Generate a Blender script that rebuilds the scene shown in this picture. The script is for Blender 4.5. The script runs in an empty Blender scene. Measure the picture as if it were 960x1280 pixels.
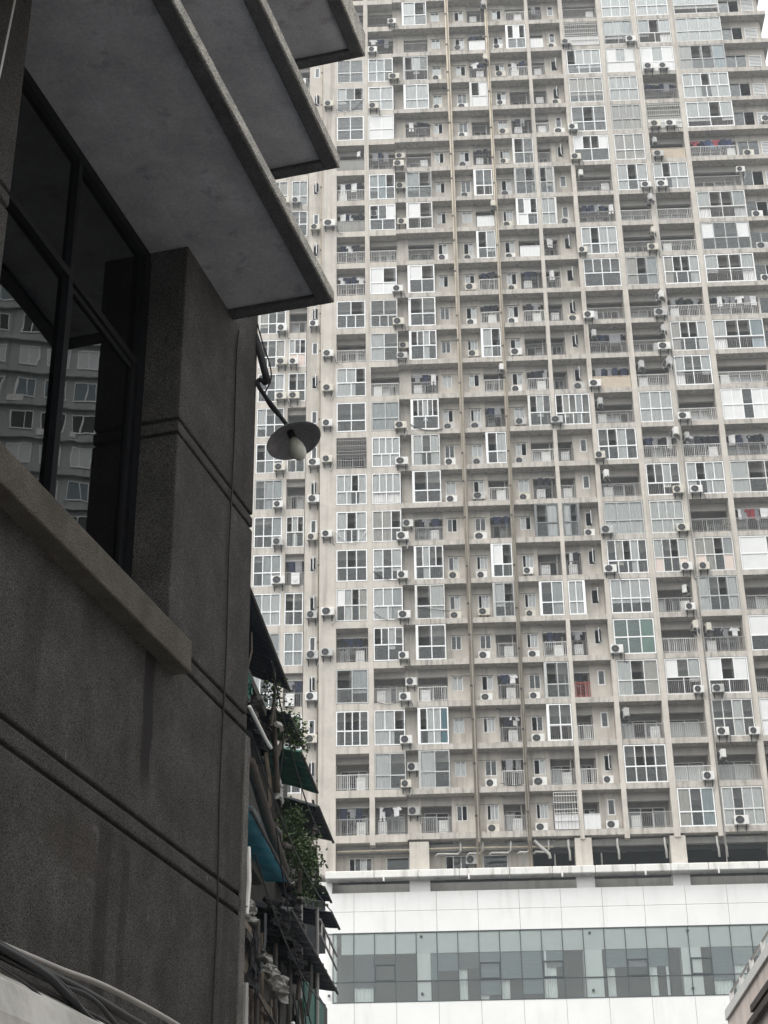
import bpy, math, random
from mathutils import Vector, Matrix
random.seed(11)
R = math.radians
scene = bpy.context.scene
COL = scene.collection

# ------------------------------------------------------------------ camera
CAM_H = 1.6
cam = bpy.data.cameras.new("camera")
camo = bpy.data.objects.new("camera", cam); COL.objects.link(camo)
cam.sensor_fit = 'HORIZONTAL'; cam.sensor_width = 36.0
cam.lens = 36.0 * 2125.17 / 960.0
cam.clip_end = 3000; cam.clip_start = 0.05
pit, rol = R(27.9936), R(-0.7652)
right = Vector((1, 0, 0)); fwd = Vector((0, math.cos(pit), math.sin(pit))); up = Vector((0, -math.sin(pit), math.cos(pit)))
r2 = right * math.cos(rol) + up * math.sin(rol); u2 = up * math.cos(rol) - right * math.sin(rol)
m = Matrix((r2, u2, -fwd)).transposed().to_4x4(); m.translation = (0, 0, CAM_H)
camo.matrix_world = m
scene.camera = camo

# ------------------------------------------------------------------ sky, sun, exposure
SUN_EL, SUN_AZ = R(66), R(214)
world = bpy.data.worlds.new("World"); scene.world = world; world.use_nodes = True
nt = world.node_tree; nt.nodes.clear()
sky = nt.nodes.new('ShaderNodeTexSky'); sky.sky_type = 'NISHITA'; sky.sun_disc = False
sky.sun_elevation = SUN_EL; sky.sun_rotation = SUN_AZ
sky.air_density = 3.0; sky.dust_density = 3.0; sky.ozone_density = 1.0
hs = nt.nodes.new('ShaderNodeHueSaturation'); hs.inputs['Saturation'].default_value = 0.10
bg = nt.nodes.new('ShaderNodeBackground'); bg.inputs['Strength'].default_value = 0.14
wo = nt.nodes.new('ShaderNodeOutputWorld')
nt.links.new(sky.outputs[0], hs.inputs['Color']); nt.links.new(hs.outputs[0], bg.inputs['Color']); nt.links.new(bg.outputs[0], wo.inputs['Surface'])
sun = bpy.data.lights.new("sun", 'SUN'); sun.energy = 1.15; sun.angle = R(52); sun.color = (1.0, 0.97, 0.93)
suno = bpy.data.objects.new("sun", sun); COL.objects.link(suno)
sd = Vector((math.sin(SUN_AZ) * math.cos(SUN_EL), math.cos(SUN_AZ) * math.cos(SUN_EL), math.sin(SUN_EL)))
suno.rotation_euler = (-sd).to_track_quat('-Z', 'Y').to_euler()
scene.view_settings.view_transform = 'Standard'; scene.view_settings.look = 'None'
scene.view_settings.exposure = 1.06; scene.view_settings.gamma = 1.0
scene.render.engine = 'CYCLES'
scene.cycles.max_bounces = 6; scene.cycles.diffuse_bounces = 4; scene.cycles.transparent_max_bounces = 24; scene.cycles.caustics_reflective = False; scene.cycles.caustics_refractive = False
scene.cycles.use_denoising = True

# ------------------------------------------------------------------ helpers
class MB:
    def __init__(self): self.v = []; self.f = []; self.mi = []
    def quad(self, a, b, c, d, mi=0):
        i = len(self.v); self.v += [a, b, c, d]; self.f.append((i, i+1, i+2, i+3)); self.mi.append(mi)
    def box(self, x0, x1, y0, y1, z0, z1, mi=0):
        i = len(self.v)
        self.v += [(x0,y0,z0),(x1,y0,z0),(x1,y1,z0),(x0,y1,z0),(x0,y0,z1),(x1,y0,z1),(x1,y1,z1),(x0,y1,z1)]
        for q in ((0,3,2,1),(4,5,6,7),(0,1,5,4),(1,2,6,5),(2,3,7,6),(3,0,4,7)):
            self.f.append(tuple(i+k for k in q)); self.mi.append(mi)
        return self
    def prism(self, pts, y0, y1, mi=0):            # pts: (x,z) outline, extruded along y
        n = len(pts); i = len(self.v)
        self.v += [(x, y0, z) for x, z in pts] + [(x, y1, z) for x, z in pts]
        self.f.append(tuple(i+k for k in range(n))); self.mi.append(mi)
        self.f.append(tuple(i+n+k for k in reversed(range(n)))); self.mi.append(mi)
        for k in range(n):
            k2 = (k+1) % n
            self.f.append((i+k2, i+k, i+n+k, i+n+k2)); self.mi.append(mi)
        return self
    def tube(self, pts, r, n=6, mi=0, r1=None):
        pts = [Vector(p) for p in pts]; base = len(self.v); L = len(pts)
        for k, p in enumerate(pts):
            t = (pts[min(k+1, L-1)] - pts[max(k-1, 0)]).normalized()
            a = t.cross(Vector((0.31, 0.27, 0.91)))
            if a.length < 1e-3: a = t.cross(Vector((1, 0, 0)))
            a.normalize(); b = t.cross(a)
            rr = r if r1 is None else r + (r1 - r) * k / max(L-1, 1)
            for j in range(n):
                an = 2*math.pi*j/n
                self.v.append(tuple(p + a*rr*math.cos(an) + b*rr*math.sin(an)))
        for k in range(L-1):
            for j in range(n):
                j2 = (j+1) % n
                self.f.append((base+k*n+j, base+k*n+j2, base+(k+1)*n+j2, base+(k+1)*n+j)); self.mi.append(mi)
        self.f.append(tuple(base+j for j in reversed(range(n)))); self.mi.append(mi)
        self.f.append(tuple(base+(L-1)*n+j for j in range(n))); self.mi.append(mi)
        return self
    def lathe(self, prof, n=24, mi=0, axis='z', c=(0, 0, 0)):
        base = len(self.v)
        for r, h in prof:
            for j in range(n):
                an = 2*math.pi*j/n; x, y = r*math.cos(an), r*math.sin(an)
                self.v.append((c[0]+x, c[1]+y, c[2]+h) if axis == 'z' else (c[0]+x, c[1]+h, c[2]+y))
        for k in range(len(prof)-1):
            for j in range(n):
                j2 = (j+1) % n
                q = (base+k*n+j, base+k*n+j2, base+(k+1)*n+j2, base+(k+1)*n+j)
                self.f.append(q if axis == 'z' else q[::-1]); self.mi.append(mi)
        return self
    def mesh(self, name, mats, smooth=False):
        me = bpy.data.meshes.new(name); me.from_pydata(self.v, [], self.f)
        for mt in (mats if isinstance(mats, (list, tuple)) else [mats]): me.materials.append(mt)
        if any(self.mi): me.polygons.foreach_set('material_index', self.mi)
        if smooth: me.polygons.foreach_set('use_smooth', [True]*len(me.polygons))
        me.update(); return me

def link(name, data, parent=None, loc=(0, 0, 0), rot=None, scale=None):
    o = bpy.data.objects.new(name, data); COL.objects.link(o)
    o.parent = parent; o.location = loc
    if rot: o.rotation_euler = rot
    if scale: o.scale = scale
    return o
def tag(o, label=None, cat=None, group=None, kind=None):
    if label: o['label'] = label
    if cat: o['category'] = cat
    if group: o['group'] = group
    if kind: o['kind'] = kind
    return o
CACHE = {}
def cached(key, fn):
    if key not in CACHE: CACHE[key] = fn()
    return CACHE[key]
def part(name, mb, mt, parent, smooth=False): return link(name, mb.mesh(name, mt, smooth), parent)
def bevel(o, w=0.01, seg=2):
    b = o.modifiers.new('edge', 'BEVEL'); b.width = w; b.segments = seg; b.limit_method = 'ANGLE'; b.angle_limit = R(40)
    return o

# ------------------------------------------------------------------ materials
def mat(name, col, rough=0.8, var=0.0, scale=6.0, streak=0.0, streak_col=(0.12, 0.10, 0.08), streak_scale=(2.2, 2.2, 0.12), bump=0.0, bscale=80.0, metal=0.0, spec=0.3, fleck=0.0, coord='Position', streak_lo=0.52, streak_hi=0.72):
    mt = bpy.data.materials.new(name); mt.use_nodes = True; t = mt.node_tree; N = t.nodes; L = t.links
    b = N['Principled BSDF']; b.inputs['Roughness'].default_value = rough; b.inputs['Metallic'].default_value = metal
    b.inputs['Specular IOR Level'].default_value = spec
    b.inputs['Base Color'].default_value = (*col, 1)
    if coord == 'Position': src = N.new('ShaderNodeNewGeometry').outputs['Position']
    else: src = N.new('ShaderNodeTexCoord').outputs['Object']
    cur = None
    def rgb(c): n = N.new('ShaderNodeRGB'); n.outputs[0].default_value = (*c, 1); return n.outputs[0]
    def mix(fac, a, bb, mode='MIX'):
        n = N.new('ShaderNodeMix'); n.data_type = 'RGBA'; n.blend_type = mode
        if isinstance(fac, float): n.inputs[0].default_value = fac
        else: L.new(fac, n.inputs[0])
        L.new(a, n.inputs[6]); L.new(bb, n.inputs[7]); return n.outputs[2]
    cur = rgb(col)
    if var:
        n = N.new('ShaderNodeTexNoise'); n.inputs['Scale'].default_value = scale; n.inputs['Detail'].default_value = 5; n.inputs['Roughness'].default_value = 0.65
        L.new(src, n.inputs['Vector'])
        rp = N.new('ShaderNodeMapRange'); rp.inputs[1].default_value = 0.3; rp.inputs[2].default_value = 0.7; rp.inputs[3].default_value = 1-var; rp.inputs[4].default_value = 1+var
        L.new(n.outputs['Fac'], rp.inputs[0])
        cb = N.new('ShaderNodeCombineColor')
        for k in range(3): L.new(rp.outputs[0], cb.inputs[k])
        cur = mix(1.0, cur, cb.outputs[0], 'MULTIPLY')
    if streak:
        mp = N.new('ShaderNodeMapping'); mp.inputs['Scale'].default_value = streak_scale; L.new(src, mp.inputs['Vector'])
        n = N.new('ShaderNodeTexNoise'); n.inputs['Scale'].default_value = 1.0; n.inputs['Detail'].default_value = 6; n.inputs['Roughness'].default_value = 0.6
        L.new(mp.outputs[0], n.inputs['Vector'])
        rp = N.new('ShaderNodeMapRange'); rp.inputs[1].default_value = streak_lo; rp.inputs[2].default_value = streak_hi; rp.inputs[3].default_value = 0; rp.inputs[4].default_value = streak
        L.new(n.outputs['Fac'], rp.inputs[0]); cur = mix(rp.outputs[0], cur, rgb(streak_col))
    if fleck:
        n = N.new('ShaderNodeTexNoise'); n.inputs['Scale'].default_value = bscale; n.inputs['Detail'].default_value = 2; L.new(src, n.inputs['Vector'])
        rp = N.new('ShaderNodeMapRange'); rp.inputs[1].default_value = 0.3; rp.inputs[2].default_value = 0.75; rp.inputs[3].default_value = 1-fleck; rp.inputs[4].default_value = 1+fleck*1.6
        L.new(n.outputs['Fac'], rp.inputs[0])
        cb = N.new('ShaderNodeCombineColor')
        for k in range(3): L.new(rp.outputs[0], cb.inputs[k])
        cur = mix(1.0, cur, cb.outputs[0], 'MULTIPLY')
    L.new(cur, b.inputs['Base Color'])
    if bump:
        n = N.new('ShaderNodeTexNoise'); n.inputs['Scale'].default_value = bscale; n.inputs['Detail'].default_value = 4; L.new(src, n.inputs['Vector'])
        bp = N.new('ShaderNodeBump'); bp.inputs['Strength'].default_value = bump; bp.inputs['Distance'].default_value = 0.02
        L.new(n.outputs['Fac'], bp.inputs['Height']); L.new(bp.outputs[0], b.inputs['Normal'])
    return mt
def glass(name, tint=(0.75, 0.8, 0.79), ior=1.55, rough=0.02, extra=0.04, wob=0.0):
    mt = bpy.data.materials.new(name); mt.use_nodes = True; t = mt.node_tree; N = t.nodes; L = t.links; N.clear()
    o = N.new('ShaderNodeOutputMaterial'); mx = N.new('ShaderNodeMixShader'); tr = N.new('ShaderNodeBsdfTransparent'); gl = N.new('ShaderNodeBsdfGlossy')
    tr.inputs[0].default_value = (*tint, 1); gl.inputs['Roughness'].default_value = rough; gl.inputs['Color'].default_value = (0.95, 0.97, 0.97, 1)
    fr = N.new('ShaderNodeFresnel'); fr.inputs['IOR'].default_value = ior
    ad = N.new('ShaderNodeMath'); ad.operation = 'ADD'; ad.inputs[1].default_value = extra; ad.use_clamp = True
    L.new(fr.outputs[0], ad.inputs[0]); L.new(ad.outputs[0], mx.inputs[0]); L.new(tr.outputs[0], mx.inputs[1]); L.new(gl.outputs[0], mx.inputs[2]); L.new(mx.outputs[0], o.inputs['Surface'])
    if wob:
        g = N.new('ShaderNodeNewGeometry'); n = N.new('ShaderNodeTexNoise'); n.inputs['Scale'].default_value = 2.2; n.inputs['Detail'].default_value = 1.5
        L.new(g.outputs['Position'], n.inputs['Vector'])
        bp = N.new('ShaderNodeBump'); bp.inputs['Strength'].default_value = wob; bp.inputs['Distance'].default_value = 0.02
        L.new(n.outputs['Fac'], bp.inputs['Height']); L.new(bp.outputs[0], gl.inputs['Normal'])
    return mt

M = {}
M['wall'] = mat('beige_render', (0.495, 0.46, 0.412), 0.9, 0.13, 0.9, 0.72, (0.20, 0.175, 0.15), (2.6, 2.6, 0.11), 0.15, 30, streak_lo=0.50, streak_hi=0.74)
M['slab'] = mat('slab_render', (0.45, 0.42, 0.38), 0.9, 0.16, 1.6, 0.75, (0.13, 0.12, 0.105), (4.0, 4.0, 0.6), 0.15, 30, streak_lo=0.48, streak_hi=0.72)
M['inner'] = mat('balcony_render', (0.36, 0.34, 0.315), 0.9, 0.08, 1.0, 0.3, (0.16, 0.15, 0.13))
M['core'] = mat('unlit_room_dark', (0.035, 0.034, 0.033), 0.9)  # near-black colour stands in for the missing light inside rooms
M['white'] = mat('white_aluminium', (0.78, 0.79, 0.79), 0.45, 0.04, 2.0)
M['offwhite'] = mat('worn_white_aluminium', (0.62, 0.62, 0.60), 0.5, 0.08, 2.0)
M['dullframe'] = mat('dull_aluminium', (0.42, 0.43, 0.42), 0.45, 0.1, 2.0)
M['greyframe'] = mat('grey_aluminium', (0.16, 0.165, 0.17), 0.5)
M['rail_dark'] = mat('dark_rail_paint', (0.10, 0.095, 0.09), 0.6)
M['rail_grey'] = mat('grey_rail_paint', (0.30, 0.29, 0.28), 0.55)
M['rail_white'] = mat('white_rail_paint', (0.62, 0.61, 0.59), 0.55)
M['rail_brown'] = mat('rusty_rail_paint', (0.22, 0.13, 0.09), 0.7)
M['rail_red'] = mat('red_rail_paint', (0.42, 0.08, 0.06), 0.6)
M['pane'] = glass('window_glass', (0.955, 0.965, 0.962), 1.36, 0.03, 0.005)
M['pane_green'] = glass('green_window_glass', (0.50, 0.68, 0.62), 1.5, 0.03, 0.04)
M['panel'] = mat('white_panel', (0.64, 0.645, 0.64), 0.6, 0.05, 1.5)
M['panel_pink'] = mat('pinkish_panel', (0.58, 0.49, 0.44), 0.7, 0.05, 1.5)
M['curtain'] = mat('white_curtain', (0.88, 0.88, 0.87), 0.95, 0.06, 1.0)
M['curtain_grey'] = mat('grey_curtain', (0.58, 0.59, 0.60), 0.95, 0.08, 1.0)
M['curtain_warm'] = mat('warm_curtain', (0.66, 0.60, 0.55), 0.95, 0.08, 1.0)
M['curtain_cool'] = mat('cool_curtain', (0.42, 0.50, 0.54), 0.95, 0.08, 1.0)
M['curtain_teal'] = mat('teal_curtain', (0.03, 0.20, 0.27), 0.95)
M['ac'] = mat('air_conditioner_white', (0.66, 0.655, 0.635), 0.5, 0.06, 3.0, 0.25, (0.35, 0.30, 0.24), (5, 5, 1))
M['ac_cream'] = mat('air_conditioner_cream', (0.56, 0.53, 0.46), 0.5, 0.10, 3.0, 0.4, (0.30, 0.25, 0.18), (5, 5, 1))
M['ac_grime'] = mat('air_conditioner_grimy', (0.44, 0.44, 0.43), 0.55, 0.15, 3.0, 0.5, (0.18, 0.15, 0.12), (5, 5, 1))
M['ac_dark'] = mat('fan_dark', (0.018, 0.019, 0.021), 0.6)
M['ac_grey'] = mat('fan_grey', (0.13, 0.13, 0.13), 0.6)
M['bracket'] = mat('bracket_dark', (0.05, 0.048, 0.045), 0.7)
M['pipe'] = mat('tan_pipe', (0.36, 0.31, 0.235), 0.6, 0.18, 1.5, 0.6, (0.14, 0.10, 0.06), (1, 1, 0.5))
M['pipe_white'] = mat('white_pipe', (0.66, 0.65, 0.62), 0.5, 0.1, 2)
M['pipe_grey'] = mat('grey_pipe', (0.36, 0.35, 0.33), 0.5, 0.2, 2)
M['pipe_black'] = mat('black_pipe', (0.03, 0.03, 0.03), 0.6)
M['cable'] = mat('black_cable', (0.022, 0.022, 0.024), 0.5)
M['cladding'] = mat('white_cladding', (0.76, 0.76, 0.745), 0.4, 0.04, 0.5, 0.30, (0.42, 0.40, 0.37), (1.5, 1.5, 0.25), streak_lo=0.55, streak_hi=0.8)
M['ledge'] = mat('white_ledge', (0.70, 0.69, 0.66), 0.6, 0.08, 1.0, 0.75, (0.22, 0.19, 0.16), (1.8, 1.8, 0.25))
M['grime'] = mat('grey_render', (0.25, 0.245, 0.23), 0.9, 0.12, 0.8, 0.5, (0.10, 0.095, 0.085))
M['mullion'] = mat('dark_mullion', (0.06, 0.075, 0.08), 0.5)
M['cw_glass'] = glass('curtain_wall_glass', (0.945, 0.978, 0.973), 1.28, 0.02, 0.035)
M['blind'] = mat('grey_blind', (0.155, 0.19, 0.205), 0.9, 0.04, 2.0)
M['blind_dark'] = mat('dark_blind', (0.07, 0.085, 0.095), 0.9, 0.04, 2.0)
M['blind_pale'] = mat('pale_blind', (0.30, 0.33, 0.34), 0.9, 0.04, 2.0)
M['dash'] = mat('pebble_dash', (0.064, 0.0615, 0.058), 0.95, 0.32, 3.0, 0.60, (0.030, 0.029, 0.028), (3.2, 3.2, 0.22), 0.30, 140, fleck=0.85, spec=0.15, streak_lo=0.5, streak_hi=0.75)
def add_wall_marks(mt):
    """dark run-off streak under the sill end, flaked patch and pale spots: wear with its own shape, in wall coordinates"""
    t = mt.node_tree; N = t.nodes; L = t.links; b = N['Principled BSDF']; old_link = b.inputs['Base Color'].links[0].from_socket
    tc = N.new('ShaderNodeTexCoord'); sp = N.new('ShaderNodeSeparateXYZ'); L.new(tc.outputs['Object'], sp.inputs[0])
    def M_(op, a, bb=None, c=None):
        n = N.new('ShaderNodeMath'); n.operation = op
        for i, v in enumerate((a, bb, c)):
            if v is None: continue
            if isinstance(v, (int, float)): n.inputs[i].default_value = v
            else: L.new(v, n.inputs[i])
        return n.outputs[0]
    def ss(v, lo, hi):
        n = N.new('ShaderNodeMapRange'); n.interpolation_type = 'SMOOTHSTEP'; L.new(v, n.inputs[0]); n.inputs[1].default_value = lo; n.inputs[2].default_value = hi; n.inputs[3].default_value = 0; n.inputs[4].default_value = 1; return n.outputs[0]
    def noise(sc, vec, det=3):
        n = N.new('ShaderNodeTexNoise'); n.inputs['Scale'].default_value = sc; n.inputs['Detail'].default_value = det; L.new(vec, n.inputs['Vector']); return n.outputs['Fac']
    Y, Z = sp.outputs[1], sp.outputs[2]; cur = old_link
    def mixc(f, col):
        nonlocal cur
        n = N.new('ShaderNodeMix'); n.data_type = 'RGBA'; L.new(f, n.inputs[0]); L.new(cur, n.inputs[6]); n.inputs[7].default_value = (*col, 1); cur = n.outputs[2]
    nz = noise(4.0, tc.outputs['Object'])
    for (yc, w, z0, z1, amt) in ((8.15, 0.085, 4.55, 5.45, 0.85), (7.72, 0.10, 3.0, 4.25, 0.45), (7.98, 0.06, 3.0, 4.2, 0.4), (6.75, 0.12, 4.45, 5.3, 0.25), (9.45, 0.06, 3.2, 5.3, 0.3)):
        d = M_('ABSOLUTE', M_('SUBTRACT', M_('ADD', Y, M_('MULTIPLY', nz, 0.10)), yc+0.05))
        m1 = M_('SUBTRACT', 1.0, ss(d, w*0.55, w)); m2 = ss(Z, z0-0.05, z0+0.25); m3 = M_('SUBTRACT', 1.0, ss(Z, z1, z1+0.05))
        mixc(M_('MULTIPLY', M_('MULTIPLY', M_('MULTIPLY', m1, m2), m3), amt), (0.022, 0.020, 0.021))
    # browner flaked patch
    dy = M_('DIVIDE', M_('SUBTRACT', Y, 7.35), 0.42); dz = M_('DIVIDE', M_('SUBTRACT', Z, 4.08), 0.16)
    rr = M_('ADD', M_('SQRT', M_('ADD', M_('MULTIPLY', dy, dy), M_('MULTIPLY', dz, dz))), M_('MULTIPLY', M_('SUBTRACT', noise(7.0, tc.outputs['Object'], 5), 0.5), 1.2))
    mixc(M_('MULTIPLY', M_('SUBTRACT', 1.0, ss(rr, 0.6, 1.0)), 0.30), (0.050, 0.040, 0.033))
    mixc(M_('MULTIPLY', M_('MULTIPLY', ss(rr, 0.88, 0.95), M_('SUBTRACT', 1.0, ss(rr, 0.97, 1.05))), M_('MULTIPLY', ss(noise(9.0, tc.outputs['Object']), 0.55, 0.65), 0.25)), (0.22, 0.21, 0.19))
    # pale spots
    mp = N.new('ShaderNodeMapping'); mp.inputs['Scale'].default_value = (4.0, 5.5, 2.6); L.new(tc.outputs['Object'], mp.inputs['Vector'])
    v = N.new('ShaderNodeTexVoronoi'); v.inputs['Scale'].default_value = 1.0; L.new(mp.outputs[0], v.inputs['Vector'])
    dd = M_('ADD', v.outputs['Distance'], M_('MULTIPLY', M_('SUBTRACT', noise(30.0, tc.outputs['Object']), 0.5), 0.12))
    sc_ = N.new('ShaderNodeSeparateColor'); L.new(v.outputs['Color'], sc_.inputs[0])
    mixc(M_('MULTIPLY', M_('SUBTRACT', 1.0, ss(dd, 0.03, 0.07)), M_('MULTIPLY', ss(sc_.outputs[0], 0.35, 0.9), 0.7)), (0.30, 0.29, 0.27))
    L.new(cur, b.inputs['Base Color'])
add_wall_marks(M['dash'])
M['dash_edge'] = mat('pebble_dash_pale', (0.17, 0.165, 0.155), 0.95, 0.25, 5.0, 0.4, (0.06, 0.06, 0.055), (3, 3, 0.5), 0.8, 110, fleck=0.4, spec=0.15)
M['groove'] = mat('groove_mortar', (0.03, 0.029, 0.028), 0.95)
M['sill'] = mat('sill_concrete', (0.125, 0.115, 0.098), 0.95, 0.28, 4.0, 0.5, (0.05, 0.047, 0.04), (2, 2, 2), 0.8, 120, fleck=0.35, spec=0.15)
M['soffit'] = mat('soffit_paint', (0.34, 0.355, 0.38), 0.95, 0.22, 2.4, 0.75, (0.15, 0.15, 0.155), (5.0, 5.0, 5.0), 0.2, 45, fleck=0.07, spec=0.1, streak_lo=0.58, streak_hi=0.74)
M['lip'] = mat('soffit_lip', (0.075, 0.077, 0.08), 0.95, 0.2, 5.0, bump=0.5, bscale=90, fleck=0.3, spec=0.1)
M['fascia'] = mat('fascia_pebble', (0.36, 0.35, 0.32), 0.95, 0.3, 8.0, 0.6, (0.08, 0.08, 0.07), (4, 4, 4), 0.5, 120, fleck=0.9, spec=0.15)
M['winframe'] = mat('dark_window_frame', (0.009, 0.0095, 0.011), 0.7, spec=0.08)
M['near_glass'] = glass('near_window_glass', (0.16, 0.18, 0.18), 1.45, 0.0, 0.01, wob=0.03)
M['iron'] = mat('lamp_iron', (0.035, 0.036, 0.04), 0.65, 0.3, 25.0, 0.6, (0.07, 0.045, 0.03), (12, 12, 12))
M['enamel'] = mat('lamp_enamel', (0.17, 0.175, 0.185), 0.35, 0.2, 15, 0.5, (0.04, 0.035, 0.03), (9, 9, 9), coord='Object')
M['bulb'] = mat('frosted_bulb', (0.52, 0.52, 0.45), 0.35, spec=0.5)
M['asphalt'] = mat('asphalt', (0.055, 0.055, 0.056), 0.95, 0.2, 2.0)
M['bounce_pave'] = mat('alley_bounce_paving', (0.14, 0.145, 0.155), 0.95, 0.2, 2.0)  # paler than the asphalt so it bounces light upward
M['old_conc'] = mat('old_concrete', (0.062, 0.059, 0.055), 0.95, 0.3, 2.0, 0.7, (0.035, 0.034, 0.032), (2.5, 2.5, 0.4), 0.6, 40)
M['navy'] = mat('navy_sheet', (0.012, 0.018, 0.036), 0.55, 0.25, 3.0)
M['black_sheet'] = mat('black_sheet', (0.03, 0.034, 0.038), 0.5, 0.35, 4.0)
M['teal'] = mat('teal_sheet', (0.04, 0.27, 0.38), 0.6, 0.3, 2.5, 0.5, (0.02, 0.12, 0.17), (2, 2, 2))
M['green'] = mat('green_sheet', (0.018, 0.10, 0.075), 0.6, 0.3, 3.0)
M['tarp'] = mat('striped_tarp', (0.19, 0.185, 0.17), 0.8, 0.2, 4.0)
M['tarp_dark'] = mat('dark_tarp', (0.014, 0.014, 0.016), 0.7, 0.3, 5.0, spec=0.12)
M['rag'] = mat('grey_rag', (0.30, 0.30, 0.29), 0.9, 0.2, 6.0)
M['bark'] = mat('bark', (0.06, 0.05, 0.042), 0.95, 0.3, 12.0, bump=0.6, bscale=40)
M['leaf'] = mat('leaf_green', (0.055, 0.095, 0.035), 0.7, 0.4, 9.0)
M['leaf2'] = mat('leaf_pale', (0.12, 0.17, 0.075), 0.7, 0.4, 9.0)
M['wood'] = mat('old_wood', (0.16, 0.13, 0.10), 0.9, 0.25, 5.0)
M['woodpanel'] = mat('wood_panel', (0.46, 0.39, 0.31), 0.8, 0.1, 3.0)
M['pink_render'] = mat('pink_render', (0.74, 0.65, 0.59), 0.9, 0.10, 2.0, 0.3, (0.2, 0.16, 0.13))
M['brown_strip'] = mat('brown_strip', (0.05, 0.035, 0.03), 0.7, 0.2, 6)
M['dark_render'] = mat('dark_grey_render', (0.07, 0.07, 0.07), 0.95, 0.15, 1.0)
for k, c in dict(c_black=(0.02, 0.02, 0.025), c_navy=(0.022, 0.026, 0.05), c_indigo=(0.035, 0.045, 0.10), c_white=(0.62, 0.62, 0.62), c_red=(0.24, 0.045, 0.055), c_grey=(0.22, 0.22, 0.23), c_blue=(0.12, 0.20, 0.30), c_pink=(0.5, 0.28, 0.28), c_yellow=(0.52, 0.46, 0.2)).items():
    M[k] = mat('cloth_' + k[2:], c, 0.95, 0.15, 4.0)

# ================================================================== GROUND
g = MB(); g.quad((-200, -120, 0), (200, -120, 0), (200, 240, 0), (-200, 240, 0))
tag(part('ground', g, M['asphalt'], None), kind='structure')
g = MB(); g.quad((-14, -14, 0.004), (9, -14, 0.004), (9, 40, 0.004), (-14, 40, 0.004))
tag(part('alley_bounce_strip', g, M['bounce_pave'], None), kind='structure')  # unseen pale strip added to bounce light onto the canopy soffits

# ================================================================== APARTMENT TOWER
YAW = R(-2.19382); D = 105.7244; Z0 = 34.0644; H = 3.0; NF = 24
tower = link('apartment_tower', None, None, (0, D, Z0), (0, 0, YAW))
tag(tower, 'tall beige apartment tower packed with glazed and open balconies', 'building')
TM = Matrix.Translation((0, D, Z0)) @ Matrix.Rotation(YAW, 4, 'Z')
def tw(u, y, z): return TM @ Vector((u, y, z))
REC = 0.75      # window walls stand back behind the slab edges
ORD = ['first','second','third','fourth','fifth','sixth','seventh','eighth','ninth','tenth','eleventh','twelfth','thirteenth','fourteenth','fifteenth','sixteenth','seventeenth','eighteenth','nineteenth','twentieth','twenty-first','twenty-second','twenty-third','twenty-fourth']

# massing: core, piers, columns, slabs
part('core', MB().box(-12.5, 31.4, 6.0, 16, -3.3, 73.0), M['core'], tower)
part('end_wall', MB().box(31.2, 31.55, REC, 16.2, -3.3, 73.0), M['wall'], tower)
part('roof_parapet', MB().box(1.25, 31.9, 0.0, 16.2, 72.9, 74.0).box(-4.5, 1.24, 0.02, 16.2, 72.9, 74.0), M['wall'], tower)
part('pier', MB().box(-4.54, -3.38, 0.0, 6.0, -2.2, 72.9), M['wall'], tower)
part('pier', MB().box(-1.19, -0.84, 0.0, 5.99, -0.3, 72.9), M['wall'], tower)
for (a, b, y) in ((5.60, 5.91, -0.02), (8.88, 9.13, -0.02), (12.22, 12.50, -0.02), (15.04, 15.36, -0.02), (18.16, 18.56, -0.02), (20.96, 21.38, -0.02), (24.10, 24.48, -0.02)):
    part('column', MB().box(a, b, y, 5.98, -0.25, 72.9), M['wall'], tower)
for n in range(NF + 1):
    z = n * H
    part('floor_slab', MB().box(1.22, 31.95 if n > 1 else 30, 0.0, 6.0, z, z + 0.40), M['slab'], tower)
    part('spandrel', MB().box(-3.38, 1.219, 0.015, 6.0, z - 0.13, z + 0.37), M['wall'], tower)
    part('wing_spandrel', MB().box(-13, -5.66, 0.43, 6.0, z - 0.13, z + 0.42), M['wall'], tower)
part('wing_wall', MB().box(-5.62, -4.545, 3.0, 6.0, -2.2, 72.9), M['wall'], tower)
for a, b in ((-7.22, -6.98), (-9.6, -9.24)):
    part('wing_pier', MB().box(a, b, 0.42, 5.9, -2.2, 72.9), M['wall'], tower)

def wall_strip(name, u0, u1, y, holes, thick=0.22, hood=None):
    """vertical wall strip with one window opening per storey"""
    mb = MB(); zs = -0.2
    for n in range(NF):
        h0, h1, k0, k1 = holes[0], holes[1], n*H + holes[2], n*H + holes[3]
        mb.box(u0, u1, y, y+thick, zs, k0)
        mb.box(u0, h0, y, y+thick, k0, k1); mb.box(h1, u1, y, y+thick, k0, k1)
        zs = k1
        if hood: mb.box(hood[0], hood[1], y-0.07, y-0.002, k1+0.03, k1+0.09)
    mb.box(u0, u1, y, y+thick, zs, 72.9)
    return part(name, mb, M['wall'], tower)
part('niche_wall', MB().box(1.24, 2.12, REC, REC+0.2, -0.2, 72.9), M['wall'], tower)
WZ0, WZ1 = 1.38, 2.42
wall_strip('window_wall', 4.10, 5.60, REC, (4.42, 5.12, WZ0, WZ1), hood=(4.35, 5.58))
wall_strip('window_wall', 5.92, 7.45, REC, (6.38, 7.14, WZ0, WZ1), hood=(5.93, 7.22))
wall_strip('window_wall', 9.14, 10.63, REC, (9.56, 10.32, WZ0, WZ1), hood=(9.15, 10.40))
wall_strip('window_wall', 13.62, 15.03, REC, (14.14, 14.66, 1.50, 2.60))
wall_strip('window_wall', 28.25, 31.2, REC, (28.35, 30.05, 0.95, 2.45))
wall_strip('wing_window_wall', -5.62, -4.55, 0.42, (-5.24, -4.78, 1.42, 2.50))

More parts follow.
